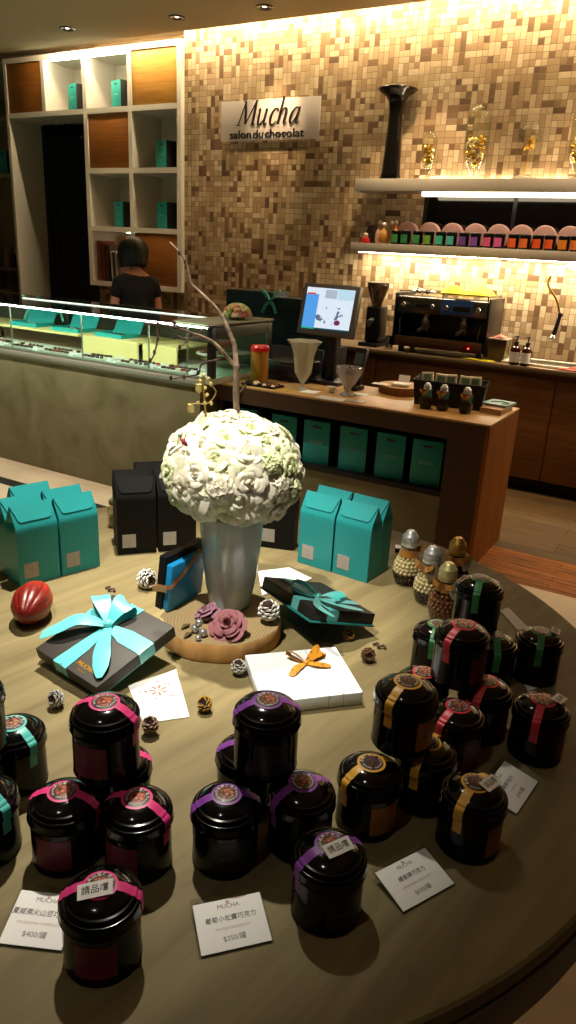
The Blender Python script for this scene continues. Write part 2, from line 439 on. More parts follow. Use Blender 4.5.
M_cellfill = emission('cell_fill_strip', (255, 240, 205), 34)  # strips added inside the cells, out of sight, to brighten them
for (xa, xb, zt) in ((X[1], X[2], CZ1 - t), (X[2], X[3], CZ1 - t)):
    g = G(); g.box((xa + t / 2 + .01, D0 + .006, zt - .012), (xb - t / 2 - .01, D0 + .03, zt - .0005)); obj('light_strip', g, M_cellfill, cab)
g = G(); g.box((X[2] + .30, D0 + .20, 1.69 - t / 2 - .003), (X[3] - .03, D0 + .22, 1.69 - t / 2 - .0005)); obj('light_strip', g, M_cellfill, cab)  # another added strip, brightening the book cell
# dark curtain hanging in the niche
M_curtain = mat('black_curtain', (16, 15, 17), .9)
g = G()
g.grid(lambda u, v: (X[0] + .07 + u * (X[2] - X[0] - .1), D1 - .06 + .022 * math.sin(u * 62) + .01 * math.sin(u * 21 + v * 2), .04 + v * 2.64), 110, 6)
cur = obj('curtain', g, M_curtain, sharp=180); md = cur.modifiers.new('s', 'SOLIDIFY'); md.thickness = .003
tag(cur, 'black pleated curtain hanging inside the tall white cabinet niche', 'curtain')
g = G(); g.lathe([(0, 0), (.012, .002), (.014, .012), (.006, .02), (0, .021)], 14)
hk = obj('coat_hook', g, M_chrome, loc=(-6.0, D1 - .10, 2.55), rot=(PI / 2, 0, 0)); tag(hk, 'small shiny hook at the top of the black curtain niche', 'hook')

# narrow neighbour cabinet at the left
nb = thing('shelving_cabinet', 'dim narrow white shelf unit at the far left edge of the back wall', 'cabinet')
g = G()
XA, XB = -7.45, -6.74
g.box((XA, D0 + .05, 0), (XA + .03, D1, CZ1)); g.box((XB - .03, D0 + .05, 0), (XB, D1, CZ1)); g.box((XA, D1 - .02, 0), (XB, D1, CZ1))
for z in (.3, .98, 1.235, 2.18, 2.7, CZ1 - .02): g.box((XA + .03, D0 + .055, z - .015), (XB - .03, D1 - .02, z + .015))
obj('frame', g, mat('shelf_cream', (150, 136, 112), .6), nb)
# ================================================================== THINGS IN THE CABINET
def make_gift_bag(name, label, cat, grp, w=.17, d=.11, h=.23, side=M_black_card, front=M_teal):
    t_ = thing(name, label, cat, group=grp)
    g = G(); g.box((-w / 2, -d / 2, 0), (w / 2, d / 2, h), bev=.001)
    g.bm.faces.ensure_lookup_table()
    b = obj('body', g, [front, side], t_)
    for p in b.data.polygons:
        if abs(p.normal.x) > .7: p.material_index = 1
    g = G(); g.prism([(-.03, 0), (-.026, -.006), (.026, -.006), (.03, 0), (.026, .006), (-.026, .006)], 0, .0012)
    obj('handle_slot', g, M_black_card, t_, (0, -d / 2, h - .03), (PI / 2, 0, 0))
    text('MUCHA', .022, mat('pale_print', (150, 200, 195), .6), t_, (0, -d / 2 - .0006, h * .5), (PI / 2, 0, 0), name='lettering')
    return t_
cells = [(1, 0, -5.84), (2, 0, -5.28), (3, 1, -4.75), (2, 2, -5.29), (3, 2, -4.75)]
where = ['second cell of the top row', 'top cell left of the bright oak door', 'cell right of the middle oak door',
         'left cell of the third row', 'right cell of the third row']
gb = None
for (c, r, x), wh in zip(cells, where):
    lab = 'teal box bag with black sides in the ' + wh
    zz = Z[r + 1] + t / 2 + .0005
    if gb is None:
        gb = make_gift_bag('gift_bag', lab, 'gift bag', 'teal boxes in the white cabinet'); gb.location = (x, D0 + .13, zz); gb.rotation_euler = (0, 0, -.3)
    else: dup(gb, (x, D0 + .13, zz), -.3, lab)
dup(gb, (-6.98, D0 + .2, 2.1955), -.2, 'dim teal box bag on the narrow shelf unit at the far left edge')
# books beside the woman's head
bx0 = X[2] + t / 2 + .01; bz = CZ0 + t + .0005
specs = [(.05, .38, (120, 52, 26), 0), (.045, .36, (96, 40, 24), 0), (.05, .34, (60, 34, 26), 0), (.02, .29, (200, 190, 170), -.07), (.028, .28, (70, 66, 58), -.07), (.022, .29, (190, 180, 165), -.07), (.03, .27, (120, 80, 70), -.07)]
xx = bx0 + .03
blabs = ['tall rust brown book leftmost in the lit lower cabinet cell', 'dark red book second from the left in the lit cabinet cell', 'dark brown book third from the left in the lit cabinet cell',
         'thin cream book leaning beside the brown books', 'grey spined book leaning among pale books in the cabinet cell', 'pale thin book leaning right of the grey spined book', 'dusky pink book leaning nearest the woman\'s head']
for i, (w, h, c, ti) in enumerate(specs):
    if i == 3: xx += .03
    cm = mat('book_cover_%d' % i, c, .6)
    bk = thing('book', blabs[i], 'book', (xx + w / 2, D0 + .13, bz + (abs(math.sin(ti)) * w / 2)), 0, 'books in the lower cabinet cell', rot=(0, ti, 0))
    g = G(); g.box((-w / 2, -.10, 0), (-w / 2 + .003, .10, h)); g.box((w / 2 - .003, -.10, 0), (w / 2, .10, h)); g.box((-w / 2, -.10, 0), (w / 2, -.096, h)); obj('cover', g, cm, bk)
    g = G(); g.box((-w / 2 + .003, -.096, .003), (w / 2 - .003, .096, h - .004)); obj('pages', g, M_paper, bk)
    xx += w + (.004 if i < 3 else .006)
g = G(); g.box((bx0 + .015, D0 + .10, bz), (bx0 + .24, D0 + .31, bz + .0)) ; g.bm.free()
g = G(); g.box((-.14, -.012, 0), (.14, .012, .43), bev=.002)
ob = obj('board', g, mat('amber_board', (196, 126, 50), .6), loc=(bx0 + .19, D0 + .33, bz)); tag(ob, 'amber board standing at the back of the lit book cell', 'board')
# things on the dim left unit
for i, (x, h, c) in enumerate([(-7.05, .17, (150, 130, 110)), (-6.95, .22, (60, 40, 34)), (-6.84, .20, (170, 150, 130))]):
    g = G(); g.lathe([(0, 0), (.032, 0), (.035, .01), (.035, h * .6), (.014, h * .75), (.014, h), (0, h)], 16)
    o = obj('bottle', g, mat('shelf_bottle_%d' % i, c, .3), loc=(x, D0 + .15, 1.2505)); tag(o, ['short beige bottle, leftmost on the dim left shelf', 'tall dark bottle in the middle of the dim left shelf', 'cream bottle nearest the niche side on the dim left shelf'][i], 'bottle', 'bottles on the dim left shelf')
for i, x in enumerate((-7.0, -6.88)):
    g = G(); g.lathe([(0, 0), (.035, 0), (.035, .14), (.02, .16), (.02, .19), (0, .19)], 16)
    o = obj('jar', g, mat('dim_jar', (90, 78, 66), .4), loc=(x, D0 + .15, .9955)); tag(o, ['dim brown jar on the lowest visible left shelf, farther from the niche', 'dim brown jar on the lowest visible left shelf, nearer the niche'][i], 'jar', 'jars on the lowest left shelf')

# ================================================================== SIGN
M_letters = mat('black_letters', (18, 14, 14), .4)
sg = thing('shop_sign', 'clear frosted sign panel with black script letters on the mosaic wall', 'sign', (-3.575, YW, 2.57))
g = G(); g.box((-.475, -.046, -.15), (.475, -.038, .15), bev=.002); obj('panel', g, mat('frosted_acrylic', (226, 214, 206), .35, alpha=.72), sg)
g = G()
for sx in (-1, 1):
    for sz in (-1, 1): g.lathe([(.009, -.038), (.009, 0)], 12, TR(sx * .44, 0, sz * .12) @ Matrix.Rotation(-PI / 2, 4, 'X') @ Matrix.Scale(-1, 4, (0, 0, 1)))
obj('standoff', g, M_chrome, sg)
# script name: pen strokes of swelling width
def pen(g, strokes, M):
    for pts, ws in strokes:
        p = bez([(a, b, 0) for a, b in pts], 8); n_ = len(p); L, Rr_ = [], []
        for i in range(n_):
            t_ = (p[min(i + 1, n_ - 1)] - p[max(i - 1, 0)]).normalized(); f = i / (n_ - 1) * (len(ws) - 1); j = min(int(f), len(ws) - 2); w = ws[j] + (ws[j + 1] - ws[j]) * (f - j)
            nn = V3((-t_.y, t_.x, 0)) * w / 2; L.append(p[i] + nn); Rr_.append(p[i] - nn)
        for i in range(n_ - 1):
            q_ = [L[i], L[i + 1], Rr_[i + 1], Rr_[i]]; lo_ = [g.v(M @ k) for k in q_]; hi_ = [g.v(M @ (k + V3((0, 0, .06)))) for k in q_]
            g._f(lo_[::-1]); g._f(hi_); g._f([lo_[0], lo_[1], hi_[1], hi_[0]]); g._f([lo_[2], lo_[3], hi_[3], hi_[2]])
            if i == 0: g._f([lo_[3], lo_[0], hi_[0], hi_[3]])
            if i == n_ - 2: g._f([lo_[1], lo_[2], hi_[2], hi_[1]])
def ofs(st, dx): return [([(a + dx, b) for a, b in p], w) for p, w in st]
PEN = [([(-.10, .02), (.06, .03), (.2, .02)], [.04, .06, .04]), ([(.05, .02), (.17, .75), (.30, 1.45)], [.05, .06, .07]), ([(.10, 1.42), (.2, 1.46), (.34, 1.44)], [.03, .06, .05]),
       ([(.28, 1.45), (.45, .8), (.62, .08)], [.10, .17, .12]), ([(.62, .08), (.86, .72), (1.14, 1.45)], [.05, .05, .06]), ([(1.14, 1.47), (1.17, .7), (1.2, .02)], [.13, .17, .16]), ([(1.06, .02), (1.22, .02), (1.42, .08)], [.04, .07, .03]), ([(1.08, 1.46), (1.2, 1.47), (1.3, 1.45)], [.05, .06, .03])]
PEN += ofs([([(-.1, .84), (0, .95), (.02, .4), (.1, .03), (.28, .06), (.5, .42)], [.03, .10, .15, .13, .07, .05]), ([(.52, .97), (.52, .5), (.54, .1), (.64, .0), (.76, .12)], [.12, .15, .13, .09, .03])], 1.58)
PEN += ofs([([(.50, .78), (.38, .94), (.12, .82), (.0, .42), (.1, .06), (.3, .0), (.52, .2)], [.10, .07, .11, .16, .13, .08, .04])], 2.56)
PEN += ofs([([(-.06, 1.5), (.03, 1.56), (.03, .8), (.02, .0)], [.03, .13, .15, .12]), ([(.04, .5), (.2, .86), (.4, .92), (.48, .6), (.46, .15), (.54, .0), (.68, .12)], [.04, .06, .12, .15, .14, .09, .03])], 3.22)
PEN += ofs([([(.5, .84), (.3, .95), (.06, .7), (.0, .3), (.1, .03), (.28, .1), (.5, .55)], [.06, .08, .12, .16, .12, .07, .04]), ([(.54, .97), (.5, .5), (.5, .12), (.6, .0), (.74, .12)], [.10, .15, .13, .09, .03])], 4.12)
g = G(); Mp = TR(-.30, -.051, -.035) @ Matrix.Rotation(PI / 2, 4, 'X') @ Matrix(((1, .28, 0, 0), (0, 1, 0, 0), (0, 0, 1, 0), (0, 0, 0, 1))) @ Matrix.Scale(.121, 4)
g.bm.free()
for nm_, st_ in (('letter', PEN[:8]), ('letter', PEN[8:10]), ('letter', PEN[10:11]), ('letter', PEN[11:13]), ('letter', PEN[13:15])):
    g = G(); pen(g, st_, Mp); obj('script_letter', g, M_letters, sg, sharp=30)
for wd_, xo_ in (('salon', -.270), ('du', -.092), ('chocolat', .155)):
    o = text(wd_, .088, M_letters, sg, (xo_, -.052, -.105), (PI / 2, 0, 0), shear=.0, depth=.004, res=3, bold=.001); o.scale = (1.22, 1, 1)

# ================================================================== WALL SHELVES
M_shelf = mat('shelf_grey_white', (178, 170, 158), .5)
UZ, LZ = 2.11, 1.66
def wall_shelf(z, th, y0, label, sx0=-2.6, sh=.004, sy=(.2, .04)):
    s_ = thing('wall_shelf', label, 'shelf', (0, 0, z))
    g = G(); g.box((-2.65, y0, -th), (.9, YW - .0245 if z < 2 else YW - .0245, 0), bev=.003); obj('board', g, M_shelf, s_)
    g = G(); g.box((sx0, YW - sy[0], -th - sh), (.86, YW - sy[1], -th - .0002)); obj('light_strip', g, emission('warm_strip_%d' % int(z * 100), (255, 236, 200), STRIP), s_)
    return s_
STRIP = 9
wall_shelf(UZ, .085, 5.40, 'upper grey white wall shelf holding glass jars and a tall black vase', -2.12, .028, (.215, .165))
STRIP = 34
wall_shelf(LZ, .065, 5.40, 'lower grey white wall shelf lined with small labelled tins')
# glowing strip that lights the wall behind the jars: sunk in the upper shelf's rear edge
g = G(); g.box((-2.25, YW - .022, UZ + .0005), (.86, YW - .006, UZ + .008)); o = obj('light_strip', g, emission('warm_strip_top', (255, 234, 196), 60)); tag(o, 'thin glowing strip along the wall behind the glass jars', 'light')

# tall black vase with a flared mouth
g = G(); g.lathe([(0, 0), (.075, 0), (.078, .01), (.07, .05), (.06, .2), (.052, .36), (.05, .46), (.058, .52), (.085, .56), (.13, .585), (.145, .60), (.14, .606), (.10, .595), (.05, .56), (0, .55)], 28)
o = obj('floor_vase', g, mat('black_ceramic', (10, 9, 9), .15), loc=(-2.42, 5.52, UZ + .0005)); o.name = 'tall_vase'; tag(o, 'tall glossy black vase with flared mouth on the upper shelf', 'vase')
# glass apothecary jars with gold wrapped chocolates
M_jarglass = thin_glass('jar_glass', (246, 246, 240), .04, .6)
M_wrap = mat('gold_wrapper', (236, 190, 84), .25, .85); M_wrap2 = mat('silver_wrapper', (236, 224, 190), .3, .7)
def jar(x, s, label, r, h):
    j = thing('apothecary_jar', label, 'jar', (x, 5.525, UZ + .0005), group='glass jars of gold chocolates')
    g = G(); g.cap = False
    g.lathe([(0, .001), (.05 * s, 0), (.052 * s, .008), (.02 * s, .025), (.014 * s, .045), (r * .45, .07), (r * .85, .12), (r, .18), (r, h * .72), (r * .96, h * .74), (r * .94, h * .72), (r * .95, .18), (r * .8, .125), (r * .4, .078), (0, .072)], 24)
    obj('bowl', g, M_jarglass, j)
    g = G(); g.cap = False
    g.lathe([(r * 1.0, h * .745), (r * 1.03, h * .75), (r * 1.0, h * .77), (r * .7, h * .83), (r * .3, h * .87), (.008, h * .89), (.006, h * .93), (.014, h * .96), (.014, h * .98), (0, h)], 24)
    obj('lid', g, M_jarglass, j)
    rnd = random.Random(int(x * 100))
    g = G()
    n = 70
    for k in range(n):
        z = .10 + (h * .33) * (k / n); rr = r * (.5 if z < .12 else .82 if z < .15 else .88)
        a = rnd.uniform(0, 2 * PI); q = rr * math.sqrt(rnd.uniform(.35, 1)) - .012
        g.mi = rnd.choice([0, 0, 1])
        g.ball((q * math.cos(a), q * math.sin(a), z), .015, 7, 5, (1, rnd.uniform(.7, 1.1), rnd.uniform(.7, 1)), Euler((rnd.random() * 3, rnd.random() * 3, 0)).to_matrix().to_4x4())
    c = obj('wrapped_chocolates', g, [M_wrap, M_wrap2], j, sharp=20); c['kind'] = 'stuff'
    return j
jar(-2.135, 1, 'slim footed glass jar of gold chocolates next to the black vase', .055, .37)
jar(-1.79, 1.2, 'tall footed glass jar with peaked lid of gold chocolates on the upper shelf', .085, .56)
jar(-1.08, 1.2, 'footed glass jar of gold chocolates cut by the right edge of the photo', .08, .50)
# golden flower ornament under a glass cloche
cl = thing('glass_cloche', 'clear glass cloche over a gold leaf flower between two jars', 'cloche', (-1.42, 5.52, UZ + .0005))
g = G(); g.lathe([(0, 0), (.085, 0), (.085, .014), (.07, .02), (0, .02)], 24); obj('base', g, mat('cloche_base', (210, 200, 180), .4), cl)
g = G(); g.cap = False; g.lathe([(.075, .02), (.078, .22), (.07, .30), (.045, .34), (0, .355)], 24); obj('dome', g, M_jarglass, cl)
g = G(); rnd = random.Random(4)
g.tube([(0, 0, .02), (.004, 0, .12), (0, 0, .2)], .0025, 6)
for k in range(30):
    d = V3((rnd.gauss(0, 1), rnd.gauss(0, 1) * .6, rnd.gauss(0, .8))).normalized(); L = rnd.uniform(.03, .062)
    s_ = d.cross(V3((0, .3, 1))).normalized(); p0 = V3((0, 0, .22))
    g.strip([p0, p0 + d * L * .5 + V3((0, 0, .006)), p0 + d * L], s_, [.004, .016, .003], .001)
obj('gold_flower', g, M_gold, cl)

# ------------------------------------------------------------------ tea tins on the lower shelf
tin_px = [395.5, 405, 417, 428, 440, 451, 463, 474.5, 487.5, 498.5, 512.5, 524, 537, 549, 563, 575]
cols = [(60, 150, 84), (58, 140, 90), (70, 160, 100), (120, 176, 70), (70, 190, 170), (80, 190, 180), (110, 70, 150), (130, 80, 170), (214, 90, 140), (210, 90, 160), (230, 96, 40), (222, 110, 50), (232, 90, 36), (232, 96, 40), (236, 140, 50), (232, 130, 60)]
cname = ['dark green', 'deep green', 'green', 'lime green', 'aqua', 'pale aqua', 'violet', 'purple', 'pink', 'magenta', 'red orange', 'copper orange', 'vermilion', 'bright orange', 'amber', 'yellow orange']
lidm = mat('tin_black_lid', (18, 14, 14), .3)
tin0 = None
def make_tea(name):
    r_ = thing(name, '', 'tin', group='small labelled tins on the lower wall shelf')
    g = G(); g.lathe([(0, 0), (.038, 0), (.040, .004), (.040, .078), (.0385, .082), (0, .082)], 24); obj('body', g, mat('tin_glossy_black', (14, 12, 14), .2), r_)
    g = G(); g.lathe([(.0405, .0785), (.0415, .081), (.0415, .094), (.038, .098), (.012, .10), (0, .10)], 24); obj('lid', g, lidm, r_)
    g = G(); g.cap = False; g.grid(lambda u, v: (.0408 * math.sin((u - .5) * 1.7), -.0408 * math.cos((u - .5) * 1.7), .012 + v * .058), 10, 1); o = obj('label', g, lidm, r_, sharp=180); 
    return r_
tin0 = make_tea('tea_tin')
lblmesh = [c for c in kids(tin0) if c.name.startswith('label')][0].data
for i, (px, c, cn) in enumerate(zip(tin_px, cols, cname)):
    P = aty(px, 243 + (px - 395) * .034, 5.45)
    r_ = tin0 if i == 0 else dup(tin0, (0, 0, 0), 0)
    r_.location = (P.x, 5.452, LZ + .0005); r_.rotation_euler = (0, 0, -.2); r_.scale = (.94, .94, 1)
    r_['label'] = 'small black tin with %s label in the row on the lower wall shelf' % cn
    me = lblmesh.copy(); me.materials.clear(); me.materials.append(mat('tea_label_%d' % i, c, .5))
    [k for k in kids(r_) if k.name.startswith('label')][0].data = me
# pink round hat boxes, one behind each pair
M_blush = mat('blush_pink', (240, 186, 176), .55, var=.06)
hb = None
for i in range(8):
    px = (408, 430, 453, 476, 499.5, 522.5, 546, 571)[i]
    P = aty(px, 228, 5.56)
    if hb is None:
        hb = thing('round_box', '', 'box', group='pink round boxes behind the tins')
        g = G(); g.lathe([(0, -.03), (.076, -.03), (.080, -.026), (.080, .012), (0, .012)], 28, Matrix.Rotation(PI / 2, 4, 'X')); obj('body', g, M_blush, hb)
        g = G(); g.lathe([(.0805, .004), (.083, .006), (.083, .026), (.078, .032), (0, .034)], 28, Matrix.Rotation(PI / 2, 4, 'X')); obj('lid', g, M_blush, hb)
        r_ = hb
    else: r_ = dup(hb, (0, 0, 0), 0)
    r_.location = (P.x, 5.57, LZ + .0835)
    r_['label'] = 'round blush pink box standing on edge behind the %s and %s labelled tins' % (cname[2 * i], cname[2 * i + 1])
# little figures at the shelf's left end
def small(name, label, cat, prof, m, loc, grp=None, seg=16):
    g = G(); g.lathe(prof, seg); o = obj(name, g, m, loc=loc); return tag(o, label, cat, grp)
f = thing('figurine', 'tiny red robed figurine with white head at the lower shelf\'s left end', 'figurine', (-2.545, 5.44, LZ + .0005))
g = G(); g.lathe([(0, 0), (.032, 0), (.034, .01), (.026, .035), (.012, .045), (0, .046)], 16); obj('body', g, mat('red_glaze', (190, 44, 36), .3), f)
g = G(); g.ball((0, 0, .056), .018, 12, 8); obj('head', g, mat('white_glaze', (230, 214, 200), .3), f)
dk = thing('figurine', 'dark rounded figurine behind the tiny red one on the lower shelf', 'figurine', (-2.56, 5.57, LZ + .0005))
g = G(); g.lathe([(0, 0), (.04, 0), (.045, .03), (.05, .09), (.035, .13), (0, .14)], 18, rad=lambda a, z: 1 + .05 * math.sin(3 * a)); obj('body', g, mat('dark_resin', (56, 34, 24), .4), dk)
for i, (x, y, h, c, cp) in enumerate([(-2.465, 5.51, .17, (190, 150, 130), 'pale pink'), (-2.40, 5.44, .15, (180, 130, 60), 'honey'), (-2.39, 5.56, .17, (160, 120, 70), 'amber'), (-2.328, 5.495, .17, (200, 110, 40), 'orange')]):
    b_ = thing('potion_bottle', 'small %s glass bottle with white stopper at the left of the lower shelf' % cp, 'bottle', (x, y, LZ + .0005), group='little stoppered bottles on the lower shelf')
    g = G(); g.lathe([(0, 0), (.026, 0), (.032, .012), (.034, h * .4), (.02, h * .62), (.011, h * .7), (.011, h * .82), (0, h * .82)], 16); obj('body', g, mat('liquid_%d' % i, c, .12, coat=.5), b_)
    g = G(); g.ball((0, 0, h * .9), .017, 10, 7); obj('stopper', g, mat('white_glaze', (230, 214, 200), .3), b_)

# ================================================================== BACK COUNTER
CH = .90
bc = thing('base_cabinet', 'brown wood base cabinet with flat doors under the coffee machine', 'cabinet', (0, 0, 0))
g = G(); g.box((-4.3, 5.26, .10), (.9, YW - .01, CH - .04)); obj('carcass', g, M_counter, bc)
g = G(); g.box((-4.3, 5.32, 0), (.9, YW - .01, .10)); obj('toe_kick', g, mat('toe_black', (16, 14, 12), .6), bc)
xs = [-4.3, -3.6, -2.95, -2.28, -1.62, -.93, -.25, .9]
for a, b_ in zip(xs, xs[1:]):
    g = G(); g.box((a + .004, 5.24, .105), (b_ - .004, 5.26, CH - .075), bev=.002); obj('door', g, M_counter, bc)
g = G(); g.box((-4.32, 5.20, CH - .035), (.92, YW - .005, CH), bev=.004)
wt = obj('worktop', g, mat('counter_stone', (122, 104, 84), .35, var=.05, vscale=30)); tag(wt, 'long stone coloured counter top under the coffee machine and sink', 'worktop')

# sink
sk = thing('sink', 'pale shallow sink set in the counter at the right edge', 'sink', (-.97, 5.42, CH))
g = G()
g.box((-.36, -.16, 0), (.9, -.13, .018), bev=.004); g.box((-.36, .13, 0), (.9, .16, .018), bev=.004); g.box((-.36, -.13, 0), (-.33, .13, .018), bev=.004)
obj('rim', g, mat('sink_white', (214, 206, 192), .25), sk)
g = G(); g.box((-.33, -.13, .0005), (.9, .13, .003)); obj('basin', g, mat('sink_steel', (120, 116, 108), .25, .9), sk)
# pull-down spray on a coiled hose
fa = thing('faucet', 'hanging sprayer faucet on a curved brass hose over the sink', 'faucet', (0, 0, 0))
P0 = aty(551, 276, 5.52); Pm = aty(556, 300, 5.50); P1 = aty(560, 316, 5.5); P2 = aty(553, 337, 5.5)
Pa = aty(563, 268, 5.53); Pb = aty(576, 265, 5.54); Pc = P0 + V3((.5, .03, .02))
g = G(); g.tube(bez([P0, P0 + V3((-.01, 0, -.06)), Pm + V3((.005, 0, 0)), P1], 8), .0075, 8); obj('hose', g, mat('brass_hose', (150, 120, 50), .3, .8), fa)
g = G(); pts = bez([P0, Pa, Pb, Pb + V3((.12, 0, -.01)), Pb + V3((.2, .02, -.1))], 26); co = []
for i, p in enumerate(pts): co.append(p + V3((0, math.cos(i * 1.05) * .014, math.sin(i * 1.05) * .014)))
g.tube(co, .004, 5); obj('spring', g, M_chrome, fa)
g = G(); g.lathe([(0, 0), (.017, .002), (.018, .015), (.013, .03), (.014, .1), (.018, .14), (.008, .17), (0, .17)], 14, Matrix.Translation(P2) @ P2.__sub__(P1).to_track_quat('Z', 'Y').to_matrix().to_4x4() @ TR(0, 0, -.17) @ Matrix.Identity(4)); obj('spray_handle', g, M_blackplastic, fa)
g = G(); g.lathe([(0, 0), (.02, 0), (.022, .012), (.012, .03), (0, .03)], 14, Matrix.Translation(P2 + V3((0, 0, -.015)))); obj('spray_head', g, M_chrome, fa)
g = G(); xr = Pb.x + .2; g.tube([(xr, 5.612, CH + .001), (xr, 5.612, Pb.z - .14), (xr - .005, 5.565, Pb.z - .1)], .012, 10); g.lathe([(.026, 0), (.026, .02), (.014, .03)], 16, TR(xr, 5.612, CH + .001)); obj('riser', g, M_chrome, fa)

# pump bottles
pb = None
for i, px in enumerate((515.5, 527)):
    P = aty(px, 352, 5.42)
    if pb is None:
        pb = thing('pump_bottle', '', 'bottle', group='brown pump bottles by the sink')
        g = G(); g.lathe([(0, 0), (.032, 0), (.034, .005), (.034, .10), (.028, .12), (.013, .13), (.013, .142), (0, .142)], 20); obj('body', g, mat('amber_glass', (60, 28, 14), .15, coat=.5), pb)
        g = G(); g.cap = False; g.grid(lambda u, v: (.0347 * math.sin((u - .5) * 2.4), -.0347 * math.cos((u - .5) * 2.4), .02 + v * .07), 10, 1); obj('label', g, M_paper, pb, sharp=180)
        g = G(); g.lathe([(.014, .142), (.016, .144), (.016, .158), (.005, .162), (.005, .185), (.011, .187), (.011, .197), (0, .2)], 14); g.tube([(0, 0, .192), (-.01, -.014, .194), (-.02, -.028, .188)], .004, 6); obj('pump', g, M_blackplastic, pb)
        r_ = pb
    else: r_ = dup(pb, (0, 0, 0), 0)
    r_.location = (P.x, 5.34 + .0, CH + .0185) if False else (P.x, 5.36, CH + .0005 + .0); r_.location.y = 5.24
    r_['label'] = ['brown pump bottle with white label, nearer the coffee machine', 'brown pump bottle with white label, nearer the hanging sprayer'][i]
for o_, px in zip([o for o in bpy.data.objects if o.name.startswith('pump_bottle')], (515.5, 527)):
    P = aty(px, 352, 5.24); o_.location = (P.x, 5.235, CH + .0005)

# bin with pink cloth
P = aty(493, 352, 5.30)
bn = thing('container', 'square translucent kitchen container between the coffee machine and the pump bottles', 'container', (P.x + .028, 5.34, CH + .0005))
g = G(); w0, w1, h = .056, .066, .15
lo = [(-w0, -w0), (w0, -w0), (w0, w0), (-w0, w0)]; hi = [(-w1, -w1), (w1, -w1), (w1, w1), (-w1, w1)]
a = [g.v(x, y, 0) for x, y in lo]; b_ = [g.v(x, y, h) for x, y in hi]; c_ = [g.v(x * .93, y * .93, h) for x, y in hi]; d_ = [g.v(x * .93, y * .93, .006) for x, y in lo]
g._f(a[::-1]); g._f(d_)
for i in range(4):
    j = (i + 1) % 4; g._f([a[i], a[j], b_[j], b_[i]]); g._f([b_[i], b_[j], c_[j], c_[i]]); g._f([c_[i], c_[j], d_[j], d_[i]])
obj('tub', g, mat('smoky_plastic', (120, 104, 74), .2, alpha=.75), bn)
g = G(); g.box((-.070, -.070, h), (.070, .070, h + .012), bev=.004); obj('lid', g, mat('lid_grey', (170, 160, 140), .3), bn)
def cloth(name, label, m, loc, sx, sy, h, seed, rz=0, base=0.002):
    rnd = random.Random(seed); ph = [rnd.uniform(0, 6) for _ in range(6)]
    g = G()
    def f(u, v):
        e = 1 + .12 * math.sin(9 * u + ph[0]) * (1 if True else 0)
        x = (u - .5) * sx * (1 + .1 * math.sin(7 * v + ph[1])); y = (v - .5) * sy * e
        k = math.sin(PI * u) * math.sin(PI * v)
        z = base + h * (k ** .5) * (.55 + .3 * math.sin(8 * u + ph[2] + 3 * v) + .25 * math.sin(11 * v + ph[3] + 4 * u))
        return (x, y, max(base, z))
    g.grid(f, 22, 14)
    o = obj(name, g, m, loc=loc, rot=(0, 0, rz), sharp=180); md = o.modifiers.new('s', 'SOLIDIFY'); md.thickness = .002; md.offset = 1
    return tag(o, label, 'cloth')
M_yellow = mat('yellow_cloth', (222, 208, 40), .9, bump=.2, bscale=200)
M_pink = mat('pink_cloth', (226, 120, 110), .9)
cloth('cloth', 'pink cloth lying on the lid of the kitchen container', M_pink, (P.x + .03, 5.33, CH + .1635), .10, .09, .022, 3)
Q = at(480, 358, CH); cloth('cloth', 'yellow cloth on the counter in front of the container', M_yellow, (Q.x + .03, 5.228, CH + .0005), .24, .045, .016, 5)
Q = aty(571, 357, 5.24); cloth('cloth', 'dusky pink cloth at the sink\'s front edge by the photo\'s right border', mat('dusky_cloth', (170, 96, 84), .9), (Q.x + .03, 5.238, CH + .0005), .2, .05, .03, 9)

# ================================================================== ESPRESSO MACHINE
P = aty(436, 353, 5.25)
em = thing('espresso_machine', 'two group steel and black espresso machine on the back counter', 'coffee machine', (P.x + .01, 5.40, CH + .0005))
mw, mh = .345, .43
M_emsteel = mat('machine_steel', (120, 112, 104), .22, .9); M_emblack = mat('machine_black', (12, 11, 12), .3)
g = G(); g.box((-mw, -.16, .05), (mw, -.03 + .2, .11), bev=.008); g.box((-mw, -.02, .10), (mw, .17, .40), bev=.006); obj('body', g, M_emblack, em)
g = G(); g.box((-mw + .004, -.185, .285), (mw - .004, -.0, .405), bev=.01); obj('front_panel', g, M_emsteel, em)
g = G(); g.box((-mw - .012, -.19, .04), (-mw, .175, .425), bev=.004); obj('side_panel', g, M_emblack, em); g = G(); g.box((mw, -.19, .04), (mw + .012, .175, .425), bev=.004); obj('side_panel', g, M_emblack, em)
g = G(); g.box((-mw + .01, -.19, .045), (mw - .01, -.165, .12), bev=.004); obj('drip_tray', g, mat('tray_bronze', (120, 84, 60), .3, .8), em)
g = G()
for k in range(26): g.box((-mw + .03 + k * .0255, -.16, .111), (-mw + .042 + k * .0255, -.03, .115))
obj('grate', g, M_steel, em)
for x in (-.28, -.06, .045, .28):
    g = G(); g.lathe([(0, 0), (.021, 0), (.024, .006), (.022, .02), (.016, .03), (0, .031)], 18); obj('knob', g, M_chrome, em, (x, -.186, .345), (PI / 2, 0, 0))
g = G(); g.box((.0, -.189, .30), (.235, -.1855, .40)); obj('display_plate', g, mat('blue_plate', (70, 110, 190), .2, .5), em)
g = G(); g.box((.09, -.194, .325), (.22, -.1885, .36), bev=.002); obj('button_strip', g, M_blackplastic, em); g = G(); g.box((-.20, -.192, .33), (-.1, -.1855, .36), bev=.002); obj('button_strip', g, M_blackplastic, em)
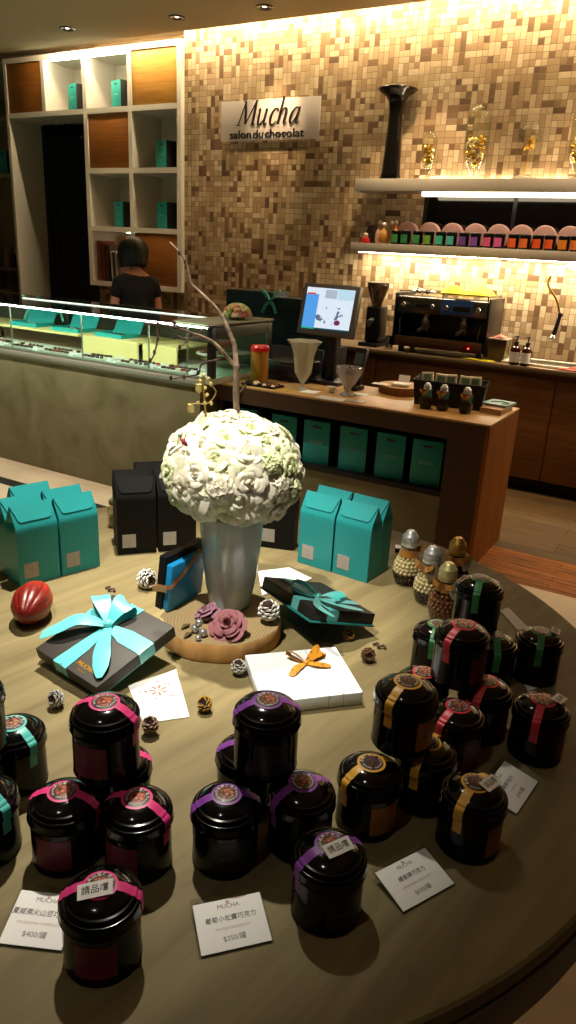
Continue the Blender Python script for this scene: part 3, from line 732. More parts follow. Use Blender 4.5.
for x in (-.13, .16):
    gh = obj('group_head', G().lathe([(0, 0), (.028, 0), (.036, .006), (.036, .04), (.03, .05), (.03, .085), (0, .085)], 20), M_chrome, em, (x, -.10, .205))
    g = G(); g.lathe([(0, 0), (.03, .002), (.033, .012), (.033, .022), (0, .022)], 20, TR(0, 0, -.022)); g.tube([(0, -.03, -.012), (0, -.09, -.02), (0, -.15, -.032)], [.008, .011, .013], 10); g.tube([(-.01, 0, -.02), (-.012, 0, -.045)], .006, 6); g.tube([(.01, 0, -.02), (.012, 0, -.045)], .006, 6)
    obj('portafilter', g, M_steel, gh)
for x in (-.31, .30):
    g = G(); g.tube([(x, -.12, .29), (x, -.17, .24), (x * .97, -.175, .13)], .006, 8); obj('steam_wand', g, M_chrome, em)
g = G(); g.box((.20, -.1945, .055), (.265, -.1895, .105), bev=.002); sw = obj('switch_plate', g, mat('switch_red', (110, 12, 10), .3), em)
g = G(); g.ball((.24, -.196, .078), .006, 10, 6); obj('indicator', g, emission('red_lamp', (255, 70, 50), 6), sw)
g = G()
for sx in (-.3, .3):
    for sy in (-.12, .12): g.lathe([(0, 0), (.022, 0), (.022, .05), (0, .05)], 14, TR(sx, sy, 0))
obj('foot', g, M_blackplastic, em)
g = G()
for (a, b_) in [((-.33, -.17, .44), (.33, -.17, .44)), ((-.33, .15, .44), (.33, .15, .44)), ((-.33, -.17, .44), (-.33, .15, .44)), ((.33, -.17, .44), (.33, .15, .44))]: g.tube([a, b_], .005, 6)
for sx in (-.33, 0, .33):
    for sy in (-.17, .15): g.tube([(sx, sy, .405), (sx, sy, .44)], .004, 6)
obj('cup_rail', g, M_chrome, em)
text('Royal', .05, M_letters, em, (-.16, -.172, .445), (PI / 2, 0, 0), shear=.4, depth=.002, bold=.0015)
ex, ey, ez = em.location
cloth('cloth', 'bright yellow cloth spread over the top of the espresso machine', M_yellow, (ex + .12, ey - .01, ez + .4265), .38, .28, .085, 11)
cloth('cloth', 'pale grey cloth on the left of the espresso machine\'s top', mat('grey_cloth', (190, 184, 170), .9), (ex - .22, ey + .0, ez + .4265), .18, .2, .03, 12)
g = G(); g.box((-.03, -.02, 0), (.03, .02, .03), bev=.004); o = obj('tin_box', g, mat('red_tin', (190, 60, 30), .4), loc=(ex + .06, ey + .165 - .01, ez + .426)); o.location = (ex + .05, ey + .19, ez + .4405); 
bpy.data.objects.remove(o)
# coffee grinder and cups left of it
P = aty(373, 345, 5.35)
gr = thing('coffee_grinder', 'dark coffee grinder with clear hopper left of the espresso machine', 'coffee grinder', (P.x - .02, 5.40, CH + .0005))
g = G(); g.box((-.08, -.12, 0), (.08, .12, .03), bev=.006); g.box((-.06, -.06, .03), (.06, .10, .30), bev=.015); obj('body', g, M_emblack, gr)
g = G(); g.cap = False; g.lathe([(.035, .30), (.045, .33), (.085, .44), (.085, .47)], 20); obj('hopper', g, thin_glass('smoky_hopper', (120, 110, 100), .08, .4), gr)
g = G(); g.lathe([(.086, .47), (.088, .478), (.04, .485), (0, .486)], 20); obj('hopper_lid', g, M_blackplastic, gr)
g = G(); g.tube([(0, -.06, .2), (0, -.10, .19), (0, -.11, .15)], [.02, .022, .012], 10); obj('spout', g, M_steel, gr)
P = aty(398, 345, 5.3)
small('milk_jug', 'small steel milk jug between the grinder and the espresso machine', 'jug', [(0, 0), (.035, 0), (.037, .004), (.036, .05), (.028, .08), (.031, .1), (.028, .1), (.026, .08), (0, .01)], M_chrome, (P.x - .075, 5.29, CH + .0005))
g = G(); g.tube(bez([(0, 0, 0), (.0, 0, .12), (.02, 0, .24), (0, 0, .3)], 6), [.028] * 6 + [.02] * 6 + [.012] * 6 + [.006], 10)
P = aty(372, 300, 5.3)
# ================================================================== PERSON behind the glass case
pp = V3((-4.15, 4.62, 0))
def skin_body(name, joints, edges, root, mats, parent=None, sub=2):
    me = bpy.data.meshes.new(name); names = list(joints); idx = {n: i for i, n in enumerate(names)}
    me.from_pydata([joints[n][0] for n in names], [(idx[a], idx[b]) for a, b in edges], [])
    o = bpy.data.objects.new(name, me); COL.objects.link(o)
    md = o.modifiers.new('skin', 'SKIN'); md.use_smooth_shade = True
    for n in names:
        sv = me.skin_vertices[0].data[idx[n]]; r_ = joints[n][1]
        sv.radius = r_ if isinstance(r_, tuple) else (r_, r_); sv.use_root = (n == root)
    s2 = o.modifiers.new('sub', 'SUBSURF'); s2.levels = sub; s2.render_levels = sub
    dg = bpy.context.evaluated_depsgraph_get(); m2 = bpy.data.meshes.new_from_object(o.evaluated_get(dg))
    bpy.data.objects.remove(o); m2.name = name; m2.materials.clear()
    for m in mats: m2.materials.append(m)
    for p in m2.polygons: p.use_smooth = True
    return m2
# local frame: faces +y; 1.60 m tall, head bowed, forearms forward as if working
J = {
 'pel': ((0, 0, .90), (.15, .105)), 'waist': ((0, .01, 1.02), (.122, .085)), 'chest': ((0, .02, 1.17), (.145, .095)), 'sh': ((0, .0, 1.285), (.12, .07)),
 'neck': ((0, .015, 1.36), (.05, .05)), 'neck2': ((0, .035, 1.41), (.047, .047)), 'headb': ((0, .06, 1.455), (.07, .078)), 'headm': ((0, .065, 1.515), (.077, .092)), 'headt': ((0, .05, 1.575), (.05, .06)),
 'shR': ((.142, 0, 1.27), (.052, .05)), 'elR': ((.19, .0, 1.03), (.038, .036)), 'wrR': ((.16, .21, .98), (.026, .022)), 'haR': ((.145, .27, .975), (.034, .017)),
 'shL': ((-.142, 0, 1.27), (.052, .05)), 'elL': ((-.19, .02, 1.03), (.038, .036)), 'wrL': ((-.14, .22, .99), (.026, .022)), 'haL': ((-.12, .28, .985), (.034, .017)),
 'hiR': ((.085, 0, .84), (.085, .085)), 'knR': ((.09, .01, .46), (.052, .055)), 'anR': ((.09, -.01, .085), (.035, .038)), 'toR': ((.10, .12, .035), (.036, .028)),
 'hiL': ((-.085, 0, .84), (.085, .085)), 'knL': ((-.09, .01, .46), (.052, .055)), 'anL': ((-.09, -.01, .085), (.035, .038)), 'toL': ((-.10, .12, .035), (.036, .028)),
}
E_ = [('pel', 'waist'), ('waist', 'chest'), ('chest', 'sh'), ('sh', 'neck'), ('neck', 'neck2'), ('neck2', 'headb'), ('headb', 'headm'), ('headm', 'headt'),
      ('sh', 'shR'), ('shR', 'elR'), ('elR', 'wrR'), ('wrR', 'haR'), ('sh', 'shL'), ('shL', 'elL'), ('elL', 'wrL'), ('wrL', 'haL'),
      ('pel', 'hiR'), ('hiR', 'knR'), ('knR', 'anR'), ('anR', 'toR'), ('pel', 'hiL'), ('hiL', 'knL'), ('knL', 'anL'), ('anL', 'toL')]
M_tee = mat('black_shirt', (20, 19, 21), .9); M_trouser = mat('dark_trousers', (22, 22, 26), .9); M_hair = mat('black_hair', (12, 10, 10), .35, stretch=(30, 30, 3), bump=.3, bscale=12)
for s_, sg_ in (('R', 1), ('L', -1)):       # fingers: separate, unequal, slightly curled
    hx, hy, hz_ = J['ha' + s_][0]
    for k, (dx, L) in enumerate(((.021, .055), (.007, .062), (-.007, .058), (-.02, .046))):
        a, b_ = 'f%s%da' % (s_, k), 'f%s%db' % (s_, k)
        J[a] = ((hx + dx, hy + .035 + L * .4, hz_ - .002), (.0085, .008)); J[b_] = ((hx + dx * .9, hy + .035 + L, hz_ - .018), (.007, .007))
        E_ += [('ha' + s_, a), (a, b_)]
    J['t' + s_] = ((hx - sg_ * .038, hy + .015, hz_ - .004), (.010, .010)); J['t' + s_ + '2'] = ((hx - sg_ * .05, hy + .045, hz_ - .012), (.008, .008))
    E_ += [('wr' + s_, 't' + s_), ('t' + s_, 't' + s_ + '2')]
bm_ = skin_body('body', J, E_, 'pel', [M_skin, M_trouser])
for p in bm_.polygons:
    if p.center.z < .93 and not (abs(p.center.x) > .1 and p.center.z > .9 and p.center.y > .1): p.material_index = 1
ps = thing('person', 'person with short black bob in a black shirt, back turned, behind the glass case', 'person', pp, R(62))
o = bpy.data.objects.new('body', bm_); COL.objects.link(o); o.parent = ps
# face: nose, ears, lips, eyes
g = G(); g.mi = 0
g.ball((0, .158, 1.50), .013, 8, 6, (.8, 1.2, 1.3)); g.ball((0, .148, 1.467), .014, 8, 6, (1.5, .5, .5)); 
for sx in (-1, 1): g.ball((sx * .078, .055, 1.505), .022, 8, 6, (.35, .8, 1.3)); g.ball((sx * .03, .148, 1.525), .009, 8, 6, (1.4, .6, .7))
obj('face', g, M_skin, ps)
# shirt: short sleeves
JS = {k: J[k] for k in ('pel', 'waist', 'chest', 'sh', 'shR', 'shL')}
JS = {k: (v[0], (v[1][0] + .012, v[1][1] + .012)) for k, v in JS.items()}
JS['sh'] = ((0, 0, 1.29), (.14, .088)); JS['neck'] = ((0, .008, 1.365), (.066, .064)); JS['slR'] = ((.168, 0, 1.15), (.056, .056)); JS['slL'] = ((-.168, .005, 1.15), (.056, .056))
sm = skin_body('shirt', JS, [('pel', 'waist'), ('waist', 'chest'), ('chest', 'sh'), ('sh', 'neck'), ('sh', 'shR'), ('shR', 'slR'), ('sh', 'shL'), ('shL', 'slL')], 'pel', [M_tee])
o = bpy.data.objects.new('shirt', sm); COL.objects.link(o); o.parent = ps
# bob haircut: a cap open at the face, ends level with the jaw
g = G()
def hf(u, v):
    a = R(-90) + (u - .5) * R(275)      # around the back
    th = v
    r_ = (.112 + .016 * math.sin(PI * min(1, v * 1.02)) + .0025 * math.sin(u * 70)) * (math.sin(min(1.0, v * 1.9) * PI / 2) ** .62)
    z = 1.625 - .235 * v ** 1.35 - .012 * math.cos(u * 2 * PI)
    return (r_ * .93 * math.cos(a), .055 + r_ * 1.04 * math.sin(a), z)
g.grid(hf, 40, 14); h = obj('hair', g, M_hair, ps, sharp=180); md = h.modifiers.new('s', 'SOLIDIFY'); md.thickness = .012

# ================================================================== MARBLE BASE AND GLASS DISPLAY CASE
FY = 3.48; XE = -2.555
cb_ = thing('counter_base', 'low grey marble base wall under the glass display case', 'counter')
g = G(); g.box((-7.0, FY, 0), (-2.64, 4.2, .775), bev=.003); obj('base', g, M_marble, cb_)
g = G(); g.box((-7.0, FY - .012, .775), (-2.64, 4.2, .80), bev=.002); obj('ledge', g, mat('ledge_green', (112, 118, 98), .35), cb_)
dc = thing('display_case', 'long lit glass display case of chocolates on the marble base', 'display case', (0, 0, 0))
TZ = 1.14; BY = 4.16; XW = -6.9
M_frame = mat('case_frame_dark', (26, 26, 24), .35); M_deck = mat('case_deck', (196, 196, 184), .45)
g = G(); g.box((XW, FY, .80), (XE, BY, .835), bev=.002); obj('deck', g, M_deck, dc)
g = G(); g.box((XW, FY + .001, .8355), (XE - .002, FY + .007, TZ - .008)); obj('front_glass', g, M_glass, dc)
g = G(); g.box((XW, FY, TZ - .007), (XE, BY - .02, TZ)); obj('top_glass', g, thin_glass('top_glass', (200, 205, 195), .10, .8), dc)
g = G(); g.box((XE - .007, FY + .05, .8355), (XE - .001, BY - .06, TZ - .06)); obj('side_glass', g, thin_glass('side_glass', (200, 225, 210), .08, .5), dc)
g = G(); g.box((XE - .035, FY, .836), (XE, FY + .045, TZ - .008), bev=.002); obj('post', g, M_frame, dc); g = G(); g.box((XE - .035, BY - .055, .836), (XE, BY - .02, TZ - .008), bev=.002); obj('post', g, M_frame, dc)
g = G(); g.box((XE - .04, FY + .045, TZ - .075), (XE, BY - .055, TZ - .008), bev=.002); obj('side_rail', g, mat('rail_grey', (70, 74, 64), .4), dc)
g = G(); g.box((XE - .30, FY + .02, TZ), (XE, BY, TZ + .012), bev=.002); obj('top_plate', g, mat('top_plate', (112, 112, 92), .3), dc)
g = G(); g.box((XW, BY - .02, .836), (XE - .036, BY, TZ + .0)); obj('rear_panel', g, mat('rear_panel', (90, 84, 70), .2, alpha=.8), dc)
g = G(); g.box((XW, FY + .008, TZ - .016), (XE - .05, FY + .03, TZ - .009)); obj('front_light_strip', g, emission('case_strip', (240, 255, 236), 62), dc)
g = G(); g.box((-4.62, FY + .40, TZ + .0005), (XE - .31, FY + .415, TZ + .006)); obj('top_light_strip', g, emission('case_strip_top', (236, 250, 228), 1.6), dc)
g = G(); g.box((XW, FY - .004, .836), (XE, FY + .0, .845)); obj('front_rail', g, mat('green_edge', (150, 180, 160), .2, spec=.8), dc)
for x in (-3.05, -2.75, -3.62, -4.3):
    g = G(); g.box((x, FY + .009, .8355), (x + .012, FY + .014, TZ - .023)); obj('glass_divider', g, mat('glass_edge', (180, 190, 170), .15, alpha=.5), dc)
# golden riser
M_riser = mat('yellow_riser', (240, 218, 150), .5)
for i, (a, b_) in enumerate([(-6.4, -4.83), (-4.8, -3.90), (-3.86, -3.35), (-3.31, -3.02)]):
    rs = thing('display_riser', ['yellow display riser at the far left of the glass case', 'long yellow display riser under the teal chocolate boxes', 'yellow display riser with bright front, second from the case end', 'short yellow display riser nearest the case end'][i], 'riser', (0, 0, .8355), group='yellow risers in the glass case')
    g = G(); g.box((a, FY + .25, .10), (b_, FY + .62, .115), bev=.001); obj('shelf', g, M_riser, rs); g = G(); rc = .10 if i < 2 else .002; g.box((a + .002, FY + .25 + rc, 0), (b_ - .002, FY + .262 + rc, .0995)); obj('front', g, M_riser if i > 1 else mat('riser_shade', (96, 70, 40), .5), rs); g = G(); g.box((a, FY + .608, 0), (b_, FY + .62, .10)); g.box((a, FY + .37, 0), (a + .012, FY + .607, .0995)); obj('stand', g, M_riser, rs)  # left two fronts: shade under the shelf painted in as brown
RZ = .8355 + .1155
# teal boxes of chocolates, open, lid leaning behind
def piece_mesh(kind):
    g = G()
    if kind == 0: g.box((-.012, -.012, 0), (.012, .012, .014), bev=.003)
    elif kind == 1: g.lathe([(0, 0), (.012, 0), (.013, .006), (.008, .014), (0, .016)], 10)
    else: g.box((-.014, -.009, 0), (.014, .009, .012), bev=.003)
    return g.mesh('chocolate', [M_choc])
PM = [piece_mesh(k) for k in range(3)]
PMm = []
for k in range(3):
    me = PM[k].copy(); me.materials.clear(); me.materials.append([M_milk, mat('white_chocolate', (226, 210, 170), .4), mat('red_glazed', (150, 40, 30), .25)][k]); PMm.append(me)
def put_chocs(x0, y0, z, nx, ny, dx, dy, label, grp, seed=0, rz=0):
    rnd = random.Random(seed)
    for i in range(nx):
        for j in range(ny):
            o = bpy.data.objects.new('chocolate', rnd.choice(PM + PM + PMm)); COL.objects.link(o)
            v = Matrix.Rotation(rz, 2) @ V3((i * dx - (nx - 1) * dx / 2, j * dy - (ny - 1) * dy / 2)) if False else V3((i * dx - (nx - 1) * dx / 2, j * dy - (ny - 1) * dy / 2))
            c, s2 = math.cos(rz), math.sin(rz)
            o.location = (x0 + v.x * c - v.y * s2, y0 + v.x * s2 + v.y * c, z); o.rotation_euler = (0, 0, rz)
            tag(o, label, 'chocolate', grp)
cyan = mat('teal_box_card', (40, 176, 178), .5)
for i, (x, y, rz) in enumerate([(-4.52, FY + .38, .1), (-4.08, FY + .38, .0), (-3.66, FY + .385, -.05)]):
    pos = ['leftmost', 'middle', 'rightmost'][i]
    cbx = thing('chocolate_box', 'open teal chocolate box on the yellow riser, %s of three' % pos, 'box', (x, y, RZ), rz, 'open teal chocolate boxes')
    g = G(); w, d, h = .13, .085, .028
    g.box((-w, -d, 0), (w, d, .004)); g.box((-w, -d, .004), (-w + .004, d, h)); g.box((w - .004, -d, .004), (w, d, h)); g.box((-w + .004, -d, .004), (w - .004, -d + .004, h)); g.box((-w + .004, d - .004, .004), (w - .004, d, h))
    obj('tray', g, cyan, cbx)
    g = G(); g.box((-w, 0, 0), (w, .006, .11), tilt('X', -28) , bev=.001); obj('lid', g, cyan, cbx, (0, d + .004, .0135))
    put_chocs(x, y, RZ + .0045, 6, 3, .037, .042, 'small chocolate in the %s open teal box in the glass case' % pos, 'chocolates in the %s teal box' % pos, i, rz)
# bows standing in the case at the far left
M_aqua = mat('aqua_ribbon', (98, 206, 190), .35, sheen=.2)
def small_bow(name, loc, s=1, m=M_aqua, parent=None):
    g = G(); g.ball((0, 0, s * .004), s * .014, 10, 7, (1, 1, .8)); b_ = obj(name, g, m, parent, loc)
    g = G()
    for sx in (-1, 1):
        lp = [(0, 0, .0)] + [(sx * s * .08 * math.sin(k / 8 * PI / 1.15), 0, s * (.02 + .06 * math.sin(k / 8 * PI))) for k in range(1, 9)] + [(0, 0, s * .005)]
        g.strip(lp, (0, 1, 0), s * .026, .001)
    obj('loop', g, m, b_)
    g = G()
    for sx in (-1, 1): g.strip([(0, 0, 0), (sx * s * .035, -.012, -s * .03), (sx * s * .06, -.016, -s * .085)], (1, .2, .3), s * .022, .001)
    obj('tail', g, m, b_)
    return b_
for i, (px, py) in enumerate(((20, 317), (48, 316))):
    P = aty(px, py, FY + .45)
    gbx = thing('gift_box', ['dark gift box with a large aqua bow at the left of the glass case', 'dark gift box with a smaller aqua bow, second from the left in the case'][i], 'gift box', (P.x, FY + .60, RZ), group='dark gift boxes in the case')
    g = G(); g.box((-.07, -.02, 0), (.07, .02, .14), bev=.002); obj('body', g, mat('case_dark_box', (46, 54, 44), .5), gbx)
    small_bow('ribbon_bow', (0, -.035, .105), 1.15 - .3 * i, M_aqua, gbx)
# lower deck: white trays with rows of chocolates and price tickets
DZ = .8355
ty = FY + .13
for i, x in enumerate([-4.95, -4.62, -4.28, -3.93, -3.58, -3.22, -2.9]):
    pos = ['first', 'second', 'third', 'fourth', 'fifth', 'sixth', 'last'][i]
    tr_ = thing('serving_tray', 'white serving tray on the lower deck, %s from the left' % pos, 'tray', (x, ty, DZ), 0, 'white trays on the lower deck')
    g = G(); g.box((-.14, -.085, 0), (.14, .085, .006), bev=.002); g.box((-.14, -.085, .006), (.14, -.08, .012)); g.box((-.14, .08, .006), (.14, .085, .012)); obj('tray', g, mat('porcelain', (232, 230, 222), .25), tr_)
    put_chocs(x, ty, DZ + .0065, 7 if i % 2 else 6, 2, .038, .08, 'small chocolate in neat rows on the %s white tray' % pos, 'chocolates on the %s tray' % pos, 20 + i, 0)
tk = None
for i, x in enumerate([-4.78, -4.45, -4.1, -3.75, -3.4, -3.05, -2.72]):
    if tk is None:
        tk = thing('price_ticket', '', 'price ticket', group='little price tickets in the glass case')
        g = G(); g.box((-.02, -.001, 0), (.02, .001, .032), tilt('X', -18)); obj('card', g, M_paper, tk)
        g = G(); g.box((-.012, -.005, 0), (.012, .012, .003)); obj('foot', g, M_acrylic, tk)
        r_ = tk
    else: r_ = dup(tk, (0, 0, 0), 0)
    r_.location = (x, FY + .035, DZ + .0005); r_['label'] = 'little white price ticket at the front of the case, %s from the left' % ['first', 'second', 'third', 'fourth', 'fifth', 'sixth', 'seventh'][i]
# platter near the end of the case
for i, (x, y) in enumerate(((-2.80, FY + .42), (-2.95, FY + .62 - .06))):
    break
pl = thing('cake_stand', 'low white platter with pastries near the end of the glass case', 'platter', (-2.82, FY + .38, DZ))
g = G(); g.lathe([(0, 0), (.04, 0), (.04, .005), (.015, .02), (.015, .07), (.11, .085), (.115, .092), (0, .092)], 24); obj('plate', g, mat('porcelain', (232, 230, 222), .25), pl)
for k in range(5):
    a = k * 2 * PI / 5
    o = bpy.data.objects.new('chocolate', PMm[k % 3]); COL.objects.link(o); o.location = (-2.82 + .065 * math.cos(a), FY + .38 + .065 * math.sin(a), DZ + .0925); o.scale = (1.6, 1.6, 1.6); tag(o, 'confection on the low white platter near the case end', 'chocolate', 'confections on the platter')

# flowers on the case
bq = thing('small_bouquet', 'small dome of pink and green silk flowers on the case\'s top plate', 'flowers', (XE - .14, BY - .28, TZ + .0125))
P = onp(236, 314, V3((XE - .14, BY - .3, TZ))); bq.location = (P.x + .01, P.y, TZ + .0125)
rnd = random.Random(2); fm = [mat('silk_%d' % i, c, .7) for i, c in enumerate([(206, 160, 130), (196, 186, 130), (150, 168, 110), (214, 190, 160), (190, 120, 110), (176, 176, 96)])]
g = G(); g.lathe([(0, 0), (.05, 0), (.055, .012), (0, .014)], 18); obj('holder', g, mat('holder_green', (90, 100, 60), .7), bq)
k = 0
for ring, (el, n) in enumerate([(6, 11), (34, 9), (62, 6), (88, 1)]):
    for i in range(n):
        a = 2 * PI * i / n + ring * .4; e = R(el); c = V3((.075 * math.cos(e) * math.cos(a), .075 * math.cos(e) * math.sin(a), .028 + .058 * math.sin(e)))
        g = G(); Mx = c.normalized().to_track_quat('Z', 'Y').to_matrix().to_4x4()
        g.lathe([(0, -.012), (.014, -.006), (.022, .006), (.018, .014), (.013, .008), (.010, .016), (.005, .012), (0, .018)], 12, TR(*c) @ Mx, rad=lambda a_, z: 1 + .13 * math.sin(5 * a_))
        obj('blossom', g, fm[k % 6], bq); k += 1

# dark ribboned panel boxes standing behind the case
P = aty(258, 316, 4.5)
M_green_dk = mat('dark_green_paper', (10, 38, 40), .45)
def dark_box(label, loc, w, d, h):
    b_ = thing('large_gift_box', label, 'gift box', loc, 0)
    g = G(); g.box((-w / 2, -d / 2, 0), (w / 2, d / 2, h), bev=.004); obj('body', g, M_green_dk, b_)
    g = G()
    for k in range(9): g.box((-w / 2 - .001, -d / 2 - .001, h - .02 - k * .03), (w / 2 + .001, d / 2 + .001, h - .014 - k * .03))
    obj('ribbing', g, mat('dark_green_line', (18, 58, 60), .4), b_)
    return b_
# ================================================================== BAR WITH OPEN SHELF
BX0, BX1, BF, BB, BT = -2.625, -.915, 3.60, 4.18, .80
br = thing('bar_counter', 'wooden bar counter with an open shelf of teal bags and an orange wood end', 'counter')
g = G(); g.box((BX0, BF, BT - .012), (BX1, BB, BT), bev=.002); obj('bar_top', g, M_bar, br)
g = G(); g.box((BX0, BF + .002, BT - .105), (BX1 - .002, BB - .002, BT - .012)); obj('apron', g, M_barfront, br)
g = G(); g.box((-1.13, BF + .002, .001), (BX1 - .022, BB - .01, BT - .105)); obj('front_post', g, M_barfront, br)
g = G(); g.box((BX1 - .022, BF + .001, .001), (BX1, BB - .004, BT - .0125)); obj('end_panel', g, M_barend, br)
g = G(); g.box((BX0 + .06, BF + .03, .365), (-1.13, BB - .03, .395)); g.box((BX0 + .06, BB - .06, .395), (-1.13, BB - .03, BT - .105)); g.box((BX0 + .04, BF + .03, .365), (BX0 + .06, BB - .03, BT - .105)); obj('shelf_box', g, mat('shelf_black', (14, 12, 10), .6), br)
g = G(); g.box((BX0 + .06, BF + .05, .001), (-1.13, BF + .08, .365)); obj('marble_panel', g, M_marble, br)
for i, px in enumerate((286, 318, 354, 391, 427.5)):
    P = aty(px, 480, BF + .13)
    dup(gb, (P.x, BF + .13, .3955), 0, 'teal bag in the bar\'s open shelf, %s' % ['leftmost, beside the white flowers', 'second from the left', 'middle one of five', 'second from the wooden post', 'nearest the wooden post'][i])
dup(gb, (-2.44, BF + .13, .3955), 0, 'teal bag hidden behind the white flowers at the bar shelf\'s left end')
for o_ in list(bpy.data.objects):
    if o_.name.startswith('gift_bag') and o_.location.y < 4.2: o_['group'] = 'teal bags in the bar shelf'; o_.scale = (1.02, 1, 1.1)

# ---- behind the case: dark cabinet with two dark ribbed gift boxes
sc_ = thing('side_cabinet', 'dark low cabinet behind the glass case carrying big dark gift boxes', 'cabinet')
g = G(); g.box((-3.36, 4.62, 0), (-2.42, 5.0, .92), bev=.004); obj('body', g, mat('side_dark', (30, 26, 22), .6), sc_)
g = G(); g.box((-2.95, 4.612, .05), (-2.94, 4.62, .88)); obj('door', g, M_emblack, sc_)
d1 = dark_box('large dark green ribbed gift box with an aqua bow behind the glass case', (-2.66, 4.80, .9205), .46, .22, .33)
d2 = dark_box('large dark green ribbed gift box at the left, behind the small bouquet', (-3.12, 4.82, .9205), .42, .22, .36)
P = aty(271, 301, 4.68); small_bow('ribbon_bow', (P.x + 2.66, -.128, P.z - .9205), 1.0, mat('dusky_teal_ribbon', (50, 150, 140), .4), d1)

# ---- till screen
P = aty(331, 313, 3.95)
mo = thing('till_monitor', 'grey framed touch screen till on a black stand on the bar', 'monitor', (P.x, 3.98, BT + .0005))
zc = P.z - BT
Mt = TR(0, 0, zc) @ tilt('X', -14) @ Matrix.Rotation(R(2), 4, 'Z')
g = G(); g.box((-.188, -.02, -.15), (.188, .03, .155), Mt, bev=.006); obj('bezel', g, mat('bezel_grey', (92, 92, 94), .35), mo)
def screen():
    m = bpy.data.materials.new('till_screen'); m.use_nodes = True; n, l, b = nodes(m); nt = m.node_tree; F = lambda *a: mathn(nt, *a)
    tc = n.new('ShaderNodeTexCoord'); sp = n.new('ShaderNodeSeparateXYZ'); l.new(tc.outputs['Generated'], sp.inputs[0])
    u, v = sp.outputs['X'], sp.outputs['Z']
    def rect(u0, u1, v0, v1): return F('MULTIPLY', F('MULTIPLY', F('GREATER_THAN', u, u0), F('LESS_THAN', u, u1)), F('MULTIPLY', F('GREATER_THAN', v, v0), F('LESS_THAN', v, v1)))
    nz = n.new('ShaderNodeTexNoise'); nz.inputs['Scale'].default_value = 24; nz.inputs['Detail'].default_value = 4; l.new(tc.outputs['Object'], nz.inputs['Vector'])
    last = None
    def mix(prev, fac, col, soft=None):
        x = n.new('ShaderNodeMixRGB'); l.new(fac, x.inputs[0]) if not isinstance(fac, float) else None
        if isinstance(prev, tuple): x.inputs[1].default_value = prev
        else: l.new(prev, x.inputs[1])
        x.inputs[2].default_value = lin(col); return x.outputs[0]
    c = mix(lin((222, 234, 246)), rect(-.1, .27, -.1, .84), (84, 160, 232))
    c = mix(c, rect(.02, .2, .83, .87), (220, 60, 60))
    c = mix(c, F('MULTIPLY', rect(.4, .64, .76, .96), .6), (130, 140, 160)); c = mix(c, F('MULTIPLY', rect(.66, 1.1, .74, 1.1), .4), (120, 200, 220))
    # the photo on the screen: a spray of dark twigs and a dark red knob
    dx = F('SUBTRACT', u, .55); dy = F('SUBTRACT', v, .33)
    d2 = F('ADD', F('MULTIPLY', F('MULTIPLY', dx, dx), 9.0), F('MULTIPLY', F('MULTIPLY', dy, dy), 22.0))
    blot = F('MULTIPLY', F('GREATER_THAN', nz.outputs[0], .53), F('LESS_THAN', d2, .75)); c = mix(c, F('MULTIPLY', blot, .85), (40, 50, 110))
    ex = F('SUBTRACT', u, .73); ey = F('SUBTRACT', v, .2); e2 = F('ADD', F('MULTIPLY', ex, ex), F('MULTIPLY', ey, ey)); c = mix(c, F('LESS_THAN', e2, .004), (120, 44, 80))
    c = mix(c, F('MULTIPLY', rect(.4, .75, .52, .55), F('GREATER_THAN', nz.outputs[0], .47)), (30, 50, 80))
    c = mix(c, rect(-.1, 1.1, -.1, .045), (30, 70, 80)); c = mix(c, rect(-.1, .27, -.1, .045), (40, 170, 130))
    l.new(c, b.inputs['Emission Color']); b.inputs['Emission Strength'].default_value = 1.0; b.inputs['Base Color'].default_value = (0, 0, 0, 1); b.inputs['Roughness'].default_value = .2
    return m
g = G(); g.box((-.160, -.0215, -.118), (.160, -.0202, .13), Mt); so = obj('screen', g, screen(), mo)
g = G(); g.tube([(0, .03, zc - .02), (0, .07, zc - .10), (0, .06, .03)], [.035, .04, .05], 12); g.box((-.12, -.06, 0), (.12, .14, .025), bev=.008); obj('stand', g, M_blackplastic, mo)
# other things on the bar
def bx(name, label, cat, px, py, w, d, h, m, rz=0, z=None, grp=None, yoff=0, bev=.003):
    z = BT if z is None else z
    P = at(px, py, z); g = G(); g.box((-w / 2, -d / 2, 0), (w / 2, d / 2, h), bev=min(bev, h * .3))
    o = obj(name, g, m, loc=(P.x, P.y + yoff, z + .0006), rot=(0, 0, rz)); tag(o, label, cat, grp); return o
P = at(300, 380, BT)
cd = thing('cash_drawer', 'black box shaped till base on the bar behind the frosted goblet', 'till', (-2.16, 3.87, BT + .0005))
g = G(); g.box((-.15, -.09, 0), (.15, .11, .125), bev=.008); obj('body', g, M_blackplastic, cd)
g = G(); g.box((-.13, -.098, .03), (.13, -.09, .10), bev=.002); obj('drawer', g, mat('drawer_black', (26, 26, 28), .3), cd)
cd.location = (mo.location.x - .285, 4.02, BT + .0005)
mo.location = (aty(329, 313, 4.06).x, 4.06, BT + .0005)
P = at(356, 384, BT)
cr_ = thing('card_reader', 'black card terminal standing right of the till screen', 'card reader', (mo.location.x + .235, 4.0, BT + .0005), R(-10))
g = G(); g.box((-.045, -.05, 0), (.045, .05, .03), bev=.008); g.box((-.04, -.02, .0), (.04, .015, .22), TR(0, .0, .03) @ tilt('X', -18), bev=.008); obj('body', g, M_blackplastic, cr_)
g = G(); g.box((-.03, -.022, .12), (.03, -.0205, .19), TR(0, 0, .03) @ tilt('X', -18)); obj('display', g, mat('reader_display', (70, 80, 84), .2), cr_)
